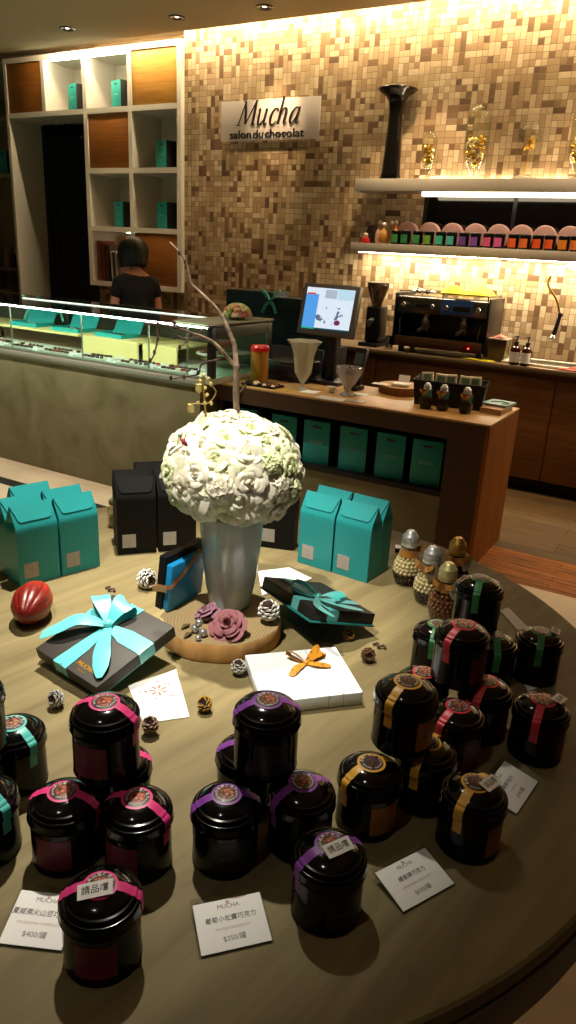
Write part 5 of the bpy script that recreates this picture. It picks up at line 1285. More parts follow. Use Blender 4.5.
# bow, laid out in world directions taken at the knot then turned into the box's frame
K = V3((kx, ky, z1 + .006))
def loop(g, tip, hgt, w, K=K, sidetilt=.35):
    d = (tip - K); L = d.length; dn = V3((d.x, d.y, 0)).normalized(); side = V3((-dn.y, dn.x, 0)) + V3((0, 0, sidetilt))
    pts, ws = [], []
    for k in range(17):
        a = k / 16 * 2 * PI - PI
        u = (1 + math.cos(a)) / 2
        pts.append(K + dn * (L * u) + V3((0, 0, hgt * u * .45 + hgt * .55 * math.sin(a) * (u ** .5)))); ws.append(max(.008, w * (.25 + .75 * min(1, u * 1.4))))
    g.strip(pts, side, ws, .0007)
g = G(); t1 = loc_at(101, 598, .045); t2 = loc_at(130, 608, .04)
loop(g, t1, .030, .036, sidetilt=.2); loop(g, t2, .034, .040, sidetilt=.5); obj('bow_loop', g, M_rib, gb1)
g = G()
def tail(g, pxs, ws, side=None, K=K):
    pts = [K] + [loc_at(*p) for p in pxs]; pts = bez(pts, 5); n = len(pts); W = []
    for i in range(n):
        t_ = i / (n - 1) * (len(ws) - 1); j = min(int(t_), len(ws) - 2); W.append(ws[j] + (ws[j + 1] - ws[j]) * (t_ - j))
    d = (pts[-1] - pts[0]); s_ = V3((-d.y, d.x, 0)).normalized(); g.strip(pts, side or s_, W, .0007)
tail(g, [(80, 619, .052), (58, 628, .045), (41, 635, .028)], [.010, .030, .034, .032, .022])
tail(g, [(103, 645, .044), (101, 662, .040), (99, 678, .034)], [.010, .024, .032, .028, .008])
obj('bow_tail', g, M_rib, gb1)
g = G(); g.ball(K + V3((0, 0, .004)), .0095, 12, 8, (1.1, 1, .9)); obj('knot', g, M_rib, gb1)
q = loc_at(86, 667, bh + .0004); pp1, pp2 = loc_at(79, 663, bh), loc_at(94, 673, bh); ta = math.atan2(pp2.y - pp1.y, pp2.x - pp1.x)
text('MUCHA', .0125, M_gold, gb1, (q.x, q.y, bh + .0006), (0, 0, ta), bold=.0002)
text('chocolat', .006, M_gold, gb1, (q.x + math.sin(ta) * .011, q.y - math.cos(ta) * .011, bh + .0006), (0, 0, ta))

# white gift box with gold bow
bh2 = .026; lx, ly = .158, .181
wb = thing('gift_box', 'flat white gift box with a small patterned gold bow', 'gift box')
loc_at = mk_local(set_box(wb, -.535, 1.018, TE + bh2, (0, 0, R(-44.8)), bh2))
M_wbox = mat('white_box_card', (226, 232, 238), .5)
g = G(); g.box((-lx / 2 + .002, -ly / 2 + .002, 0), (lx / 2 - .002, ly / 2 - .002, .01)); obj('base', g, M_wbox, wb)
g = G(); g.box((-lx / 2, -ly / 2, .003), (lx / 2, ly / 2, bh2), bev=.001); obj('lid', g, M_wbox, wb)
K = loc_at(306, 663, bh2 + .004); cx_ = K.x
for pa_, pb_ in (((307, 640), (320, 695)), ((327, 650), (332, 690))):
    g = G(); yy_ = loc_at(*pb_, bh2).y * .5 + loc_at(*pa_, bh2).y * .5
    g.box((-lx / 2 - .0004, yy_, .003), (lx / 2 + .0004, yy_ + .001, bh2 + .0006)); obj('cord', g, mat('grey_cord', (150, 154, 160), .6), wb)
def speckle(name, a, b2):
    m = bpy.data.materials.new(name); m.use_nodes = True; n, l, b = nodes(m); tc = n.new('ShaderNodeTexCoord'); v = n.new('ShaderNodeTexVoronoi'); v.inputs['Scale'].default_value = 130
    l.new(tc.outputs['Object'], v.inputs['Vector']); cr = n.new('ShaderNodeValToRGB'); cr.color_ramp.elements[0].position = .25; cr.color_ramp.elements[1].position = .35
    cr.color_ramp.elements[0].color = lin(b2); cr.color_ramp.elements[1].color = lin(a); l.new(v.outputs['Distance'], cr.inputs[0]); l.new(cr.outputs[0], b.inputs['Base Color']); b.inputs['Roughness'].default_value = .35; return m
M_goldpat = speckle('gold_patterned_ribbon', (176, 120, 30), (116, 62, 14))
g = G(); loop(g, loc_at(289, 652, bh2 + .012), .014, .018, K, .6); loop(g, loc_at(321, 650, bh2 + .014), .016, .024, K, .8); obj('bow_loop', g, M_goldpat, wb)
g = G(); tail(g, [(297, 668, bh2 + .005), (291, 676, bh2 + .002)], [.006, .014, .016, .010], K=K); tail(g, [(318, 664, bh2 + .006), (331, 666, bh2 + .003)], [.006, .015, .016, .008], K=K); obj('bow_tail', g, M_goldpat, wb)
g = G(); g.ball(K, .0055, 10, 7); obj('knot', g, M_goldpat, wb)
q = loc_at(279, 671, bh2); q1, q2 = loc_at(271, 672, bh2), loc_at(289, 669, bh2); text('MUCHA', .0115, M_ink_grey, wb, (q.x, q.y, bh2 + .0004), (0, 0, math.atan2(q2.y - q1.y, q2.x - q1.x)))
# pale papers tucked near the vase
def flat_card(name, label, cat, pts, m, z=0, th=.0012, grp=None):
    P = [at(px, py, T + z) for px, py in pts]; cc = sum(P, V3()) / len(P); g = G(); g.prism([(p.x - cc.x, p.y - cc.y) for p in P], 0, th)
    o = obj(name, g, m, loc=(cc.x, cc.y, TE + z)); tag(o, label, cat, grp); return o, cc
flat_card('leaflet', 'white card sticking out from behind the vase and the dark ribboned box', 'card', [(258, 572), (262, 596), (300, 585), (312, 579), (289, 568)], M_paper, 0, .002)
# dark gift box with teal bow
bh3 = .028; lx, ly = .210, .156
gb3 = thing('gift_box', 'flat black gift box with a teal satin bow, tipped against the log slice', 'gift box')
loc_at = mk_local(set_box(gb3, -.631, 1.252, .8835, (R(-15.5), R(-5.5), R(-30.4)), bh3))
M_box3 = mat('black_box_card', (22, 18, 18), .55); M_rib3 = mat('teal_satin', (30, 130, 130), .32, sheen=.4, spec=.6)
hx, hy = lx / 2, ly / 2
g = G(); g.box((-hx - .003, -hy - .003, 0), (hx + .003, hy + .003, .004), bev=.001); obj('base', g, mat('teal_tray', (30, 110, 108), .5), gb3)
g = G(); g.box((-hx, -hy, .0045), (hx, hy, bh3), bev=.0012); obj('lid', g, M_box3, gb3)
K = loc_at(318, 597, bh3 + .006); z1 = bh3 + .001; kx, ky = K.x, K.y; w3 = .026
g = G(); 
g.strip([(kx, -hy - .0008, .005), (kx, -hy - .0008, bh3), (kx, -hy + .003, z1), (kx, ky, z1), (kx, hy - .003, z1), (kx, hy + .0008, bh3), (kx, hy + .0008, .005)], (1, 0, 0), w3, .0007)
g.strip([(-hx - .0008, ky, .005), (-hx - .0008, ky, bh3), (-hx + .003, ky, z1), (kx, ky, z1 + .0008), (hx - .003, ky, z1), (hx + .0008, ky, bh3), (hx + .0008, ky, .005)], (0, 1, 0), w3, .0007)
obj('ribbon_band', g, M_rib3, gb3)
g = G(); loop(g, loc_at(293, 584, bh3 + .02), .03, .032, K, .5); loop(g, loc_at(340, 600, bh3 + .02), .028, .030, K, .5); obj('bow_loop', g, M_rib3, gb3)
g = G(); tail(g, [(335, 604, bh3 + .012), (362, 610, bh3 + .004)], [.008, .018, .022, .012], K=K); tail(g, [(318, 606, bh3 + .006), (334, 617, bh3 + .004)], [.008, .016, .016, .008], K=K); obj('bow_tail', g, M_rib3, gb3)
g = G(); g.ball(K, .008, 10, 7); obj('knot', g, M_rib3, gb3)

# white card with a cacao flower print
o, cc = flat_card('picture_card', 'white card printed with a brown cacao flower, lying before the ribboned box', 'card', [(128, 686), (144, 724), (189.5, 717.5), (176, 670)], M_paper)
g = G(); rnd = random.Random(3); p0 = at(158, 691, T) - cc
for k in range(7):
    a = k * 2 * PI / 7 + .3; d_ = V3((math.cos(a), math.sin(a), 0)); s_ = V3((-d_.y, d_.x, 0)); b0 = p0 + d_ * .004; b1 = p0 + d_ * .014; 
    g.prism([tuple((b0 - s_ * .0015).xy), tuple((b1 - s_ * .003).xy), tuple((b1 + d_ * .005).xy), tuple((b1 + s_ * .003).xy), tuple((b0 + s_ * .0015).xy)], .0013, .0015)
for k in range(9):
    a = rnd.uniform(0, 6.3); q = p0 + V3((math.cos(a), math.sin(a), 0)) * rnd.uniform(.02, .034); g.prism([tuple((q + V3((math.cos(t_), math.sin(t_), 0)) * .0028).xy) for t_ in (0, 1.2, 2.2, 3.6, 5)], .0013, .0015)
obj('flower_print', g, mat('brown_print', (150, 100, 80), .6), o)
pA, pB = at(150, 714, T), at(176, 710, T); ta = math.atan2(pB.y - pA.y, pB.x - pA.x); q = (pA + pB) / 2 - cc
text('chocolat', .008, M_ink_grey, o, (q.x, q.y, .0014), (0, 0, ta))

# ================================================================== LOG SLICE, VASE, FLOWERS
LH = .040
lc = (at(167, 616, T + LH) + at(289, 627, T + LH)) / 2
cN = at(222, 646, T + LH); LR = .121
dirn = V3((cN.x, cN.y, 0)); dirn = -dirn.normalized()
LC = V3((cN.x, cN.y, 0)) - dirn * LR * .97
LC = V3((LC.x, LC.y, TE))
lg = log_slice('log_slice', 'thick pale log slice carrying the white vase in the middle of the table', LC, LR, LH, 8, M_ring, M_bark, 1.0)
VZ = TE + LH + .0012
vc = at(230, 606, T + LH); VC = V3((vc.x - .006, vc.y + .008, 0))
vs = thing('vase', 'tall glossy pale white vase standing on the log slice', 'vase', (VC.x, VC.y, VZ))
VH = .205
g = G(); g.lathe([(0, 0), (.041, 0), (.0445, .003), (.0485, .03), (.0545, .07), (.060, .12), (.0635, .165), (.0645, VH), (.0625, VH), (.061, .165), (.052, .07), (.041, .012), (0, .01)], 64)
obj('body', g, mat('white_ceramic', (176, 186, 184), .14, coat=.6), vs)
FC = V3((VC.x, VC.y, VZ + VH + .07)); dome_c = onp(233, 465, VC); FC = V3((dome_c.x, dome_c.y, dome_c.z - .012))
fb = thing('flower_ball', 'big dome of cream white silk roses and hydrangeas in the vase', 'flowers', FC)
M_pet = []
for i, c_ in enumerate([(238, 234, 218), (232, 230, 210), (226, 228, 196), (216, 222, 180), (240, 238, 228)]):
    m = mat('petal_%d' % i, c_, .6, sheen=.3)
    n, l, b = nodes(m); tr = n.new('ShaderNodeBsdfTranslucent'); tr.inputs[0].default_value = lin(c_); mx = n.new('ShaderNodeMixShader'); mx.inputs[0].default_value = .25
    out = n['Material Output']; l.new(b.outputs[0], mx.inputs[1]); l.new(tr.outputs[0], mx.inputs[2]); l.new(mx.outputs[0], out.inputs[0]); M_pet.append(m)
def rose_mesh(seed, m, openf=1.0, R0=.027):
    rnd = random.Random(seed); g = G()
    for k in range(18): pass
    # spiral heart
    g.grid(lambda u, v: ((.002 + .0055 * u) * math.cos(u * 14) * (1 - .2 * v), (.002 + .0055 * u) * math.sin(u * 14) * (1 - .2 * v), .004 + .016 * v - .002 * u), 30, 2)
    for ring, (n, r0, rad_, hh, wd) in enumerate([(3, .006, .010, .020, 1.25), (4, .009, .016, .020, 1.0), (5, .012, .023, .016, .85), (6, .014, R0 + .003, .009, .72)]):
        for i in range(n):
            a0 = 2 * PI * i / n + ring * .7 + rnd.uniform(-.2, .2); hh2 = hh * rnd.uniform(.85, 1.15); rr = rad_ * rnd.uniform(.9, 1.15) * openf; ph = rnd.uniform(0, 6); curl = rnd.uniform(.002, .005)
            def f(u, v, a0=a0, hh2=hh2, rr=rr, ph=ph, curl=curl, r0=r0, wd=wd, ring=ring):
                a = a0 + (u - .5) * 2 * wd * (.72 + .28 * math.sin(PI * min(1, v + .1)))
                tip = (1 - (2 * u - 1) ** 4 * .30 * v)
                r_ = r0 + (rr - r0) * v ** 1.3 * tip + curl * (v ** 6) * 1.4
                z = -.004 * (1 - v) + hh2 * math.sin(v * PI * .55) * tip - curl * v ** 6 + .0007 * math.sin(u * 5 + ph) * v
                return (r_ * math.cos(a), r_ * math.sin(a), z - ring * .0015)
            g.grid(f, 7, 6)
    return g.mesh('rose', [m], sharp=180, norm=False)
def hydra_mesh(seed, m):
    rnd = random.Random(seed); g = G()
    for k in range(13):
        el = R(rnd.uniform(15, 90)); a = k * 2.4; c_ = V3((math.cos(el) * math.cos(a), math.cos(el) * math.sin(a), math.sin(el))); Mx = TR(*(c_ * .024 - V3((0, 0, .008)))) @ c_.to_track_quat('Z', 'Y').to_matrix().to_4x4() @ Matrix.Rotation(rnd.random() * 6, 4, 'Z')
        for p in range(4):
            a0 = p * PI / 2
            def f(u, v, a0=a0): 
                r_ = .002 + .0125 * v; w_ = .0065 * math.sin(PI * min(1, .15 + .8 * v)) * (u - .5) * 2
                return Mx @ V3((r_ * math.cos(a0) - w_ * math.sin(a0), r_ * math.sin(a0) + w_ * math.cos(a0), .003 * math.sin(v * 3) + .0012 * math.cos(u * 6)))
            g.grid(f, 2, 3)
    return g.mesh('hydrangea', [m], sharp=180, norm=False)
RM = [rose_mesh(i, M_pet[i % 5], 1.05 + .12 * (i % 3), .028 + .004 * (i % 3)) for i in range(7)]; HM = [hydra_mesh(20 + i, M_pet[(i * 2 + 1) % 5]) for i in range(4)]
g = G(); g.ball((0, 0, 0), .100, 28, 16, (1, 1, .78)); obj('core', g, mat('foam_core', (150, 158, 110), .9), fb)
rnd = random.Random(12); NF = 76; ga = PI * (3 - math.sqrt(5))
for i in range(NF):
    zz = 1 - 1.62 * (i + .5) / NF; a = ga * i + rnd.uniform(-.1, .1); rr = math.sqrt(max(0, 1 - zz * zz))
    d_ = V3((rr * math.cos(a), rr * math.sin(a), zz)); p = V3((d_.x * .118, d_.y * .118, d_.z * .095)) * rnd.uniform(.96, 1.06)
    if zz < -.4 and rr * .118 < .070: continue
    isr = rnd.random() < .8; me = rnd.choice(RM if isr else HM)
    o = bpy.data.objects.new('rose' if isr else 'hydrangea', me); COL.objects.link(o); o.parent = fb; o.location = p
    nd = V3((d_.x, d_.y, d_.z * 1.1 - (.0 if zz > -.2 else .1))).normalized(); o.rotation_mode = 'QUATERNION'; o.rotation_quaternion = nd.to_track_quat('Z', 'Y') @ Euler((0, 0, rnd.random() * 6)).to_quaternion(); s_ = rnd.uniform(1.0, 1.3); o.scale = (s_, s_, s_)
# bare branch
M_branch = mat('pale_branch', (112, 92, 76), .8, var=.35, vscale=60, bump=.5, bscale=120)
M_twig = mat('dark_twig', (58, 38, 30), .8)
VP_ = V3((VC.x, VC.y, 0))
def q3(px, py, dy=0): p = onp(px, py, VP_); n_ = V3((VP_.x, VP_.y, 0)).normalized(); return p + n_ * dy
brn = thing('bare_branch', 'tall bare twisted twig rising out of the white flowers', 'branch', q3(236, 406, 0))
o0 = brn.location.copy()
def rel(pts): return [q3(*p) - o0 for p in pts]
g = G()
m_ = bez(rel([(237, 412), (236, 398), (236, 380), (236.5, 365)]), 4); g.tube(m_, [.0062] * len(m_), 8)
m_ = bez(rel([(236.5, 366), (235, 352, .01), (234, 345, .012), (228, 330, .015), (222, 318, .02), (214, 307, .02), (206, 299, .02), (196, 290, .03), (190, 284, .03), (187, 270, .03), (183, 260, .03), (178, 252, .03), (168, 242, .035)]), 4)
n_ = len(m_); g.tube(m_, [.0056 - .0044 * (i / n_) ** .7 for i in range(n_)], 7)
m_ = bez(rel([(236.5, 368), (230, 360), (222, 350, -.01), (214, 342, -.01), (204, 336, -.02), (194, 332, -.03)]), 4); n_ = len(m_); g.tube(m_, [.0045 - .002 * i / n_ for i in range(n_)], 7)
obj('stem', g, M_branch, brn)
USED = set(); BUDS = [(160, 322, -.04), (157, 349, -.045), (153, 357, -.045), (160, 336, -.04), (149, 322, -.045), (171, 378, 0), (184, 377, 0), (186, 340, 0), (181, 345, -.03), (178, 253, .03), (184, 262, .03), (188, 277, .03), (245, 387, 0), (176, 321, -.04), (198, 373, 0), (190, 285, .03)]
g = G()
for pts, r0 in [([(194, 332, -.03), (180, 327, -.035), (160, 322, -.04), (147, 322, -.045)], .0030), ([(160, 322, -.04), (160, 335, -.04), (157, 350, -.045), (153, 358, -.045)], .0022), ([(204, 336, -.02), (195, 338, 0), (186, 339, 0), (178, 336, 0)], .0022),
                ([(224, 328, .02), (212, 326, 0), (205, 328, 0), (198, 334, 0)], .0024), ([(230, 359), (218, 360), (202, 364), (198, 374), (184, 377), (170, 379)], .0024), ([(193, 333, -.03), (185, 342, -.03), (181, 345, -.03)], .0019),
                ([(181, 327, -.035), (176, 321, -.04), (166, 320, -.04)], .0019), ([(236, 396), (241, 391), (245, 387)], .0024), ([(162, 334, -.04), (158, 330, -.04)], .0012), ([(182, 258, .03), (179, 252, .03)], .0015)]:
    m_ = bez(rel(pts), 4); g = G(); g.tube(m_, [r0 * (1 - .5 * i / len(m_)) for i in range(len(m_))], 5)
    for px, py, dd in BUDS:
        c_ = q3(px, py, dd) - o0
        if min((c_ - q_).length for q_ in m_) < .012 and (px, py) not in USED: USED.add((px, py)); g.ball(c_, .0032, 6, 5, (1, 1, 1.6))
    obj('twig', g, M_twig, brn)
rnd = random.Random(8)
for (px, py) in ((235, 362), (206, 299), (222, 318)): pass
# gilded stem
gs = thing('gilded_stem', 'short gold leafed sprig at the upper left of the white flowers', 'sprig', q3(205, 412, 0)); o0 = gs.location.copy()
g = G(); g.tube(bez(rel([(206, 418), (205, 405), (204, 390), (203, 376)]), 4), .0022, 6); g.tube(bez(rel([(205, 405), (212, 400), (216, 392), (212, 386)]), 4), .0014, 6); g.tube(bez(rel([(205, 404), (198, 404), (191, 404)]), 4), .0016, 6); obj('stem', g, mat('olive_gold_stem', (120, 96, 40), .5), gs)
g = G()
for px, py in [(203, 375), (208, 379), (200, 381), (205, 388), (211, 384), (199, 390), (207, 395), (205, 403), (211, 403), (198, 403)]:
    g.ball(q3(px, py) - o0, .0048, 7, 5, (1, .7, .8), Euler((rnd.random() * 3, rnd.random() * 3, 0)).to_matrix().to_4x4())
obj('gold_bud', g, mat('pale_gold_bud', (168, 152, 92), .4, .2), gs)
for px, py in ((199, 389), (191, 409)):
    g = G(); p_ = q3(px, py) - o0; g.lathe([(0, -.008), (.006, -.006), (.0075, .0), (.006, .006), (.0065, .009), (0, .006)], 10, TR(*p_)); obj('gold_bell', g, mat('pale_gold_bud', (168, 152, 92), .4, .2), gs)
bs = thing('red_bud', 'dark red bud pushed into the upper left of the white flowers', 'bud', q3(187, 431, -.085)); g = G(); g.ball((0, 0, 0), .0075, 10, 8, (.55, .55, 1.5), tilt('Y', -50)); obj('bud', g, mat('wine_red', (110, 20, 30), .4), bs)
g = G(); g.strip([(-.004, 0, .004), (-.010, 0, .010), (-.015, 0, .012)], (0, .3, 1), [.004, .006, .001], .0008); obj('sepal', g, mat('sepal_green', (60, 90, 50), .6), bs)

# ---- things at the vase's foot
def pine_cone(name, label, P, r, L, tipm, rot, seed=1, n=50, grp=None, zc=None, cat='pine cone'):
    """axis along local z"""
    o_ = thing(name, label, cat, (P[0], P[1], P[2]), 0, grp, rot=rot)
    g = G(); g.lathe([(0, -L * .5), (r * .45, -L * .42), (r * .6, -L * .1), (r * .42, L * .25), (0, L * .5)], 12); g.mi = 0
    for i in range(n):
        u = (i + .5) / n; z = -L * .46 + L * .94 * u; rr = r * (math.sin(PI * (.14 + .80 * (1 - u))) ** .8) if u > .0 else r * .5
        a = i * 2.39996; d_ = V3((math.cos(a), math.sin(a), 0)); s_ = V3((-d_.y, d_.x, 0)); wz = r * .30; tk_ = r * .085
        base_ = d_ * rr * .35 + V3((0, 0, z - r * .10)); tip = d_ * rr + V3((0, 0, z + r * .16))
        g.mi = 0
        v = [g.v(base_ - s_ * wz * .4), g.v(base_ + s_ * wz * .4), g.v(tip + s_ * wz - d_ * r * .12), g.v(tip - s_ * wz - d_ * r * .12)]
        upn = V3((0, 0, tk_)) + d_ * 0; w_ = [g.v(q.co + upn) for q in v]
        g._f(v[::-1]); g._f(w_)
        for k in range(4): g._f([v[k], v[(k + 1) % 4], w_[(k + 1) % 4], w_[k]])
        g.mi = 1
        t_ = [g.v(tip + s_ * wz * 1.03 - d_ * r * .12 - V3((0, 0, tk_ * .3))), g.v(tip + d_ * r * .06 - V3((0, 0, tk_ * .3))), g.v(tip - s_ * wz * 1.03 - d_ * r * .12 - V3((0, 0, tk_ * .3)))]; t2 = [g.v(q.co + V3((0, 0, tk_ * 2.0))) for q in t_]
        g._f(t_[::-1]); g._f(t2)
        for k in range(3): g._f([t_[k], t_[(k + 1) % 3], t2[(k + 1) % 3], t2[k]])
    obj('cone', g, [mat('cone_brown', (60, 40, 30), .7), tipm], o_, sharp=15)
    return o_
M_tipw = mat('frosted_tip', (214, 212, 206), .7); M_tipb = mat('tan_tip', (120, 92, 64), .6); M_tipg = mat('gilt_tip', (190, 150, 70), .35, .6); M_tips = mat('silver_tip', (190, 190, 186), .5)
P = at(264, 625, T + LH); pine_cone('pine_cone', 'dark pine cone with frosted white scale tips standing on the log slice', (P.x + .004, P.y + .012, VZ + .0215), .022, .042, M_tipw, (R(14), R(-10), .4), 1, 52)
P = at(146, 590, T); pine_cone('pine_cone', 'white frosted pine cone lying left of the leaning blue and black box', (P.x - .012, P.y + .012, TE + .0225), .023, .050, M_tipw, (R(85), 0, R(70)), 2, 52)
P = at(237, 676, T); pine_cone('pine_cone', 'small dark silver tipped pine cone against the front of the log slice', (P.x, P.y + .004, TE + .014), .0145, .026, M_tips, (R(10), R(10), 0), 3, 46)
P = at(56, 707, T); pine_cone('pine_cone', 'small grey pine cone in front of the charcoal gift box, at the left', (P.x, P.y + .004, TE + .0145), .0145, .026, M_tips, (R(60), R(20), 0), 4, 46)
P = at(149, 735, T); pine_cone('pine_cone', 'small brown pine cone at the corner of the flower printed card', (P.x, P.y + .004, TE + .014), .0145, .026, M_tipb, (R(20), R(10), 0), 5, 46)
P = at(204, 712, T); pine_cone('pine_cone', 'small gilded pine cone alone between the card and the purple tins', (P.x, P.y + .004, TE + .0125), .0135, .023, M_tipg, (R(40), 0, 0), 6, 46)
P = at(366, 661, T); pine_cone('pine_cone', 'small dark brown pine cone right of the white gift box', (P.x, P.y + .004, TE + .0135), .0145, .028, M_tipb, (R(70), R(30), R(30)), 7, 46)
P = at(347, 640, T); pine_cone('pine_cone', 'tiny gold and ivory pine cone behind the white gift box', (P.x, P.y + .004, TE + .0115), .0125, .022, M_tipg, (R(40), R(60), 0), 8, 40)
for (px, py), lb in (((379, 648), 'small curled brown twig beside the dark pine cone right of the white box'), ((110, 591), 'small curled brown twig behind the charcoal gift box')):
    P = at(px, py, T); g = G(); g.tube(bez([(-.014, 0, .003), (-.006, .006, .006), (0, -.004, .005), (.008, .004, .006), (.014, 0, .003)], 5), .0026, 6); o = obj('twig_curl', g, mat('cone_brown', (60, 40, 30), .7), loc=(P.x, P.y, TE)); tag(o, lb, 'twig')
# peony, bud, pearls, leaf
P = at(229, 636, T + LH)
pn = thing('silk_peony', 'dusty pink silk peony at the foot of the white vase', 'flower', (P.x - .002, P.y - .0, VZ + .015))
M_pk = mat('dusty_pink', (138, 84, 92), .7); me = rose_mesh(77, M_pk, 1.1, .027); o = bpy.data.objects.new('petals', me); COL.objects.link(o); o.parent = pn; o.rotation_euler = (R(38), R(-8), .4); o.location = (0, 0, .006)
me = rose_mesh(78, mat('mauve_pink', (140, 98, 118), .7), .9, .020)
P = at(205, 621, T + LH); pn2 = thing('silk_peony', 'smaller mauve silk bud beside the pink peony', 'flower', (P.x, P.y + .008, VZ + .010)); o = bpy.data.objects.new('petals', me); COL.objects.link(o); o.parent = pn2; o.rotation_euler = (R(10), R(-25), 0)
for i, (px, py, dz, lab) in enumerate([(195, 630, 0, 'silver pearl berry, leftmost of the cluster by the peony'), (203, 634, 0, 'silver pearl berry in front in the cluster by the peony'), (199, 624, .013, 'silver pearl berry on top of the cluster by the peony'), (198, 638, -.0, 'small silver pearl berry lowest in the cluster by the peony')]):
    P = at(px, py, T + LH + .007 + dz); g = G(); r_ = .0085 if i < 3 else .006; g.ball((0, 0, 0), r_, 16, 10); o = obj('pearl_berry', g, mat('pearl_silver', (176, 178, 176), .18, .7), loc=(P.x, P.y, VZ + r_ + dz)); tag(o, lab, 'berry', 'silver pearl berries')
g = G()
for (a, b_) in [((212, 628), (231, 645)), ((190, 626), (181, 631)), ((192, 634), (184, 640))]:
    p0, p1 = at(*a, T + LH) - LC, at(*b_, T + LH) - LC; s_ = V3((-(p1 - p0).y, (p1 - p0).x, 0)); g.strip([V3((p0.x, p0.y, 0)), V3(((p0.x + p1.x) / 2, (p0.y + p1.y) / 2, .004)), V3((p1.x, p1.y, 0))], s_, [.003, .010, .002], .0008)
o = obj('leaf_sprig', g, mat('olive_brown_leaf', (92, 78, 44), .7), loc=(LC.x, LC.y, VZ + .003)); tag(o, 'olive brown leaves of the peony sprig on the log slice', 'leaf')
# leaning open box: black lid, blue inside
A_, B_ = at(148, 615, T), at(184, 603, T)
lb = thing('gift_box', 'slim black box with a bright blue inner leaning against the vase', 'gift box', (0, 0, 0))
p0 = at(164, 616, T); p0 = V3((p0.x, p0.y, TE + .0))
# the leaning box: rests its foot on the table left of the log and its edge against the vase
lb.location = (-.862, 1.034, VZ); lb.rotation_euler = (0, 0, PI / 2)
lean = Matrix.Rotation(R(7), 4, 'X')       # local x recedes, local y points away from the vase
g = G(); g.box((-.004, .0145, .002), (.122, .032, .122), lean, bev=.001); obj('lid', g, M_blackbag, lb)
g = G(); g.box((0, 0, .002), (.112, .014, .106), lean, bev=.001); obj('inner', g, mat('bright_blue_card', (20, 130, 190), .4), lb)
g = G(); g.strip([lean @ V3(p) for p in ((-.0055, .032, .052), (-.0055, .012, .056), (-.002, -.0012, .060), (.03, -.0016, .074), (.07, -.0016, .100), (.085, -.0016, .118))], [V3((0, 0, 1))] * 6, .010, .0007); obj('gold_ribbon', g, M_goldrib, lb)
g = G(); g.strip([lean @ V3(p) for p in ((-.0065, .040, .044), (-.0068, .020, .051), (-.0070, .004, .055))], (0, .2, 1), .013, .0009); obj('ribbon_tag', g, mat('tan_tag', (150, 120, 80), .6), lb)

# ================================================================== BULB BOTTLES ON THE TABLE
GBB = 'bulb bottles on the table'
for (px, py, low, high, cap_, tg, rz, lab, lev) in [
    (405, 588, M_pearld, M_pearlw, M_silvercap, (60, 140, 140), R(150), 'bulb shaped bottle of ivory pearls with silver cap, nearest the teal bags', .030),
    (426, 607, M_pearld, M_pearlw, M_silvercap, (120, 110, 90), R(-20), 'bulb shaped bottle of ivory pearls with silver cap, standing in the middle', .030),
    (451, 596, M_pearld, M_pearld, M_goldcap, (206, 196, 170), R(20), 'bulb shaped bottle of dark pearls with gold cap, behind the others', .06),
    (441, 626, M_pearlb, M_pearlb, M_palecap, (190, 180, 160), R(10), 'bulb shaped bottle of bronze pearls with pale gold cap, in front', .06)]:
    P = at(px, py, T); u_ = V3((P.x, P.y, 0)).normalized() * .034
    bb = bulb_bottle(lab, (P.x + u_.x, P.y + u_.y, TE), low, high, cap_, True, tg, rz, lev, GBB)
    bb.scale = (.97, .97, .97)
P = at(396, 552, T)
nb_ = thing('small_card_box', 'tiny white and black card box by the right teal bags', 'box', (P.x + .01, P.y + .01, TE), .4)
g = G(); g.box((-.016, -.011, 0), (.016, .011, .012), bev=.001); obj('body', g, M_blackbag, nb_)
g = G(); g.box((-.0165, -.0115, .0122), (.0165, .0115, .0145)); obj('lid', g, M_paper, nb_)

# ================================================================== TINS
TR_, TH = .0445, .100
BODY = [(0, .0005), (.0415, .0005), (.0432, .003), (.0425, .006), (.0422, .069), (0, .069)]
LID = [(.0445, .067), (.0455, .0685), (.0446, .071), (.0446, .0785), (.0440, .0815), (.0425, .0835), (.0408, .0838), (.0402, .0836), (.0392, .0872), (.0378, .0886), (.0352, .0890), (.0340, .0902), (.028, .0944), (.020, .0972), (.010, .0986), (0, .099)]
def lidz(r):
    r = abs(r)
    for (r0, z0), (r1, z1) in zip(LID[2:-1], LID[3:]):
        if r1 <= r <= r0 and r0 > r1: return z1 + (z0 - z1) * (r - r1) / (r0 - r1)
    return .0845
M_tin = mat('tin_lacquer', (7, 6, 7), .15, spec=.28)
M_lidm = mat('lid_lacquer', (7, 6, 7), .12, spec=.45)
def nutpic(name, c1, c2, dark=(40, 22, 16)):
    m = bpy.data.materials.new(name); m.use_nodes = True; n, l, b = nodes(m); nt = m.node_tree
    tc = n.new('ShaderNodeTexCoord'); v = n.new('ShaderNodeTexVoronoi'); v.inputs['Scale'].default_value = 210; l.new(tc.outputs['Object'], v.inputs['Vector'])
    cr = n.new('ShaderNodeValToRGB'); e = cr.color_ramp.elements; e[0].position = .1; e[0].color = lin(c1); e[1].position = .75; e[1].color = lin(dark); q = e.new(.45); q.color = lin(c2)
    l.new(v.outputs['Distance'], cr.inputs[0]); l.new(cr.outputs[0], b.inputs['Base Color']); b.inputs['Roughness'].default_value = .3; return m
M_seal_dark = mat('seal_dark', (44, 30, 30), .35)
M_seal_txt = mat('seal_lettering', (206, 194, 186), .4)
M_tag = mat('tasting_tag', (232, 230, 226), .6)
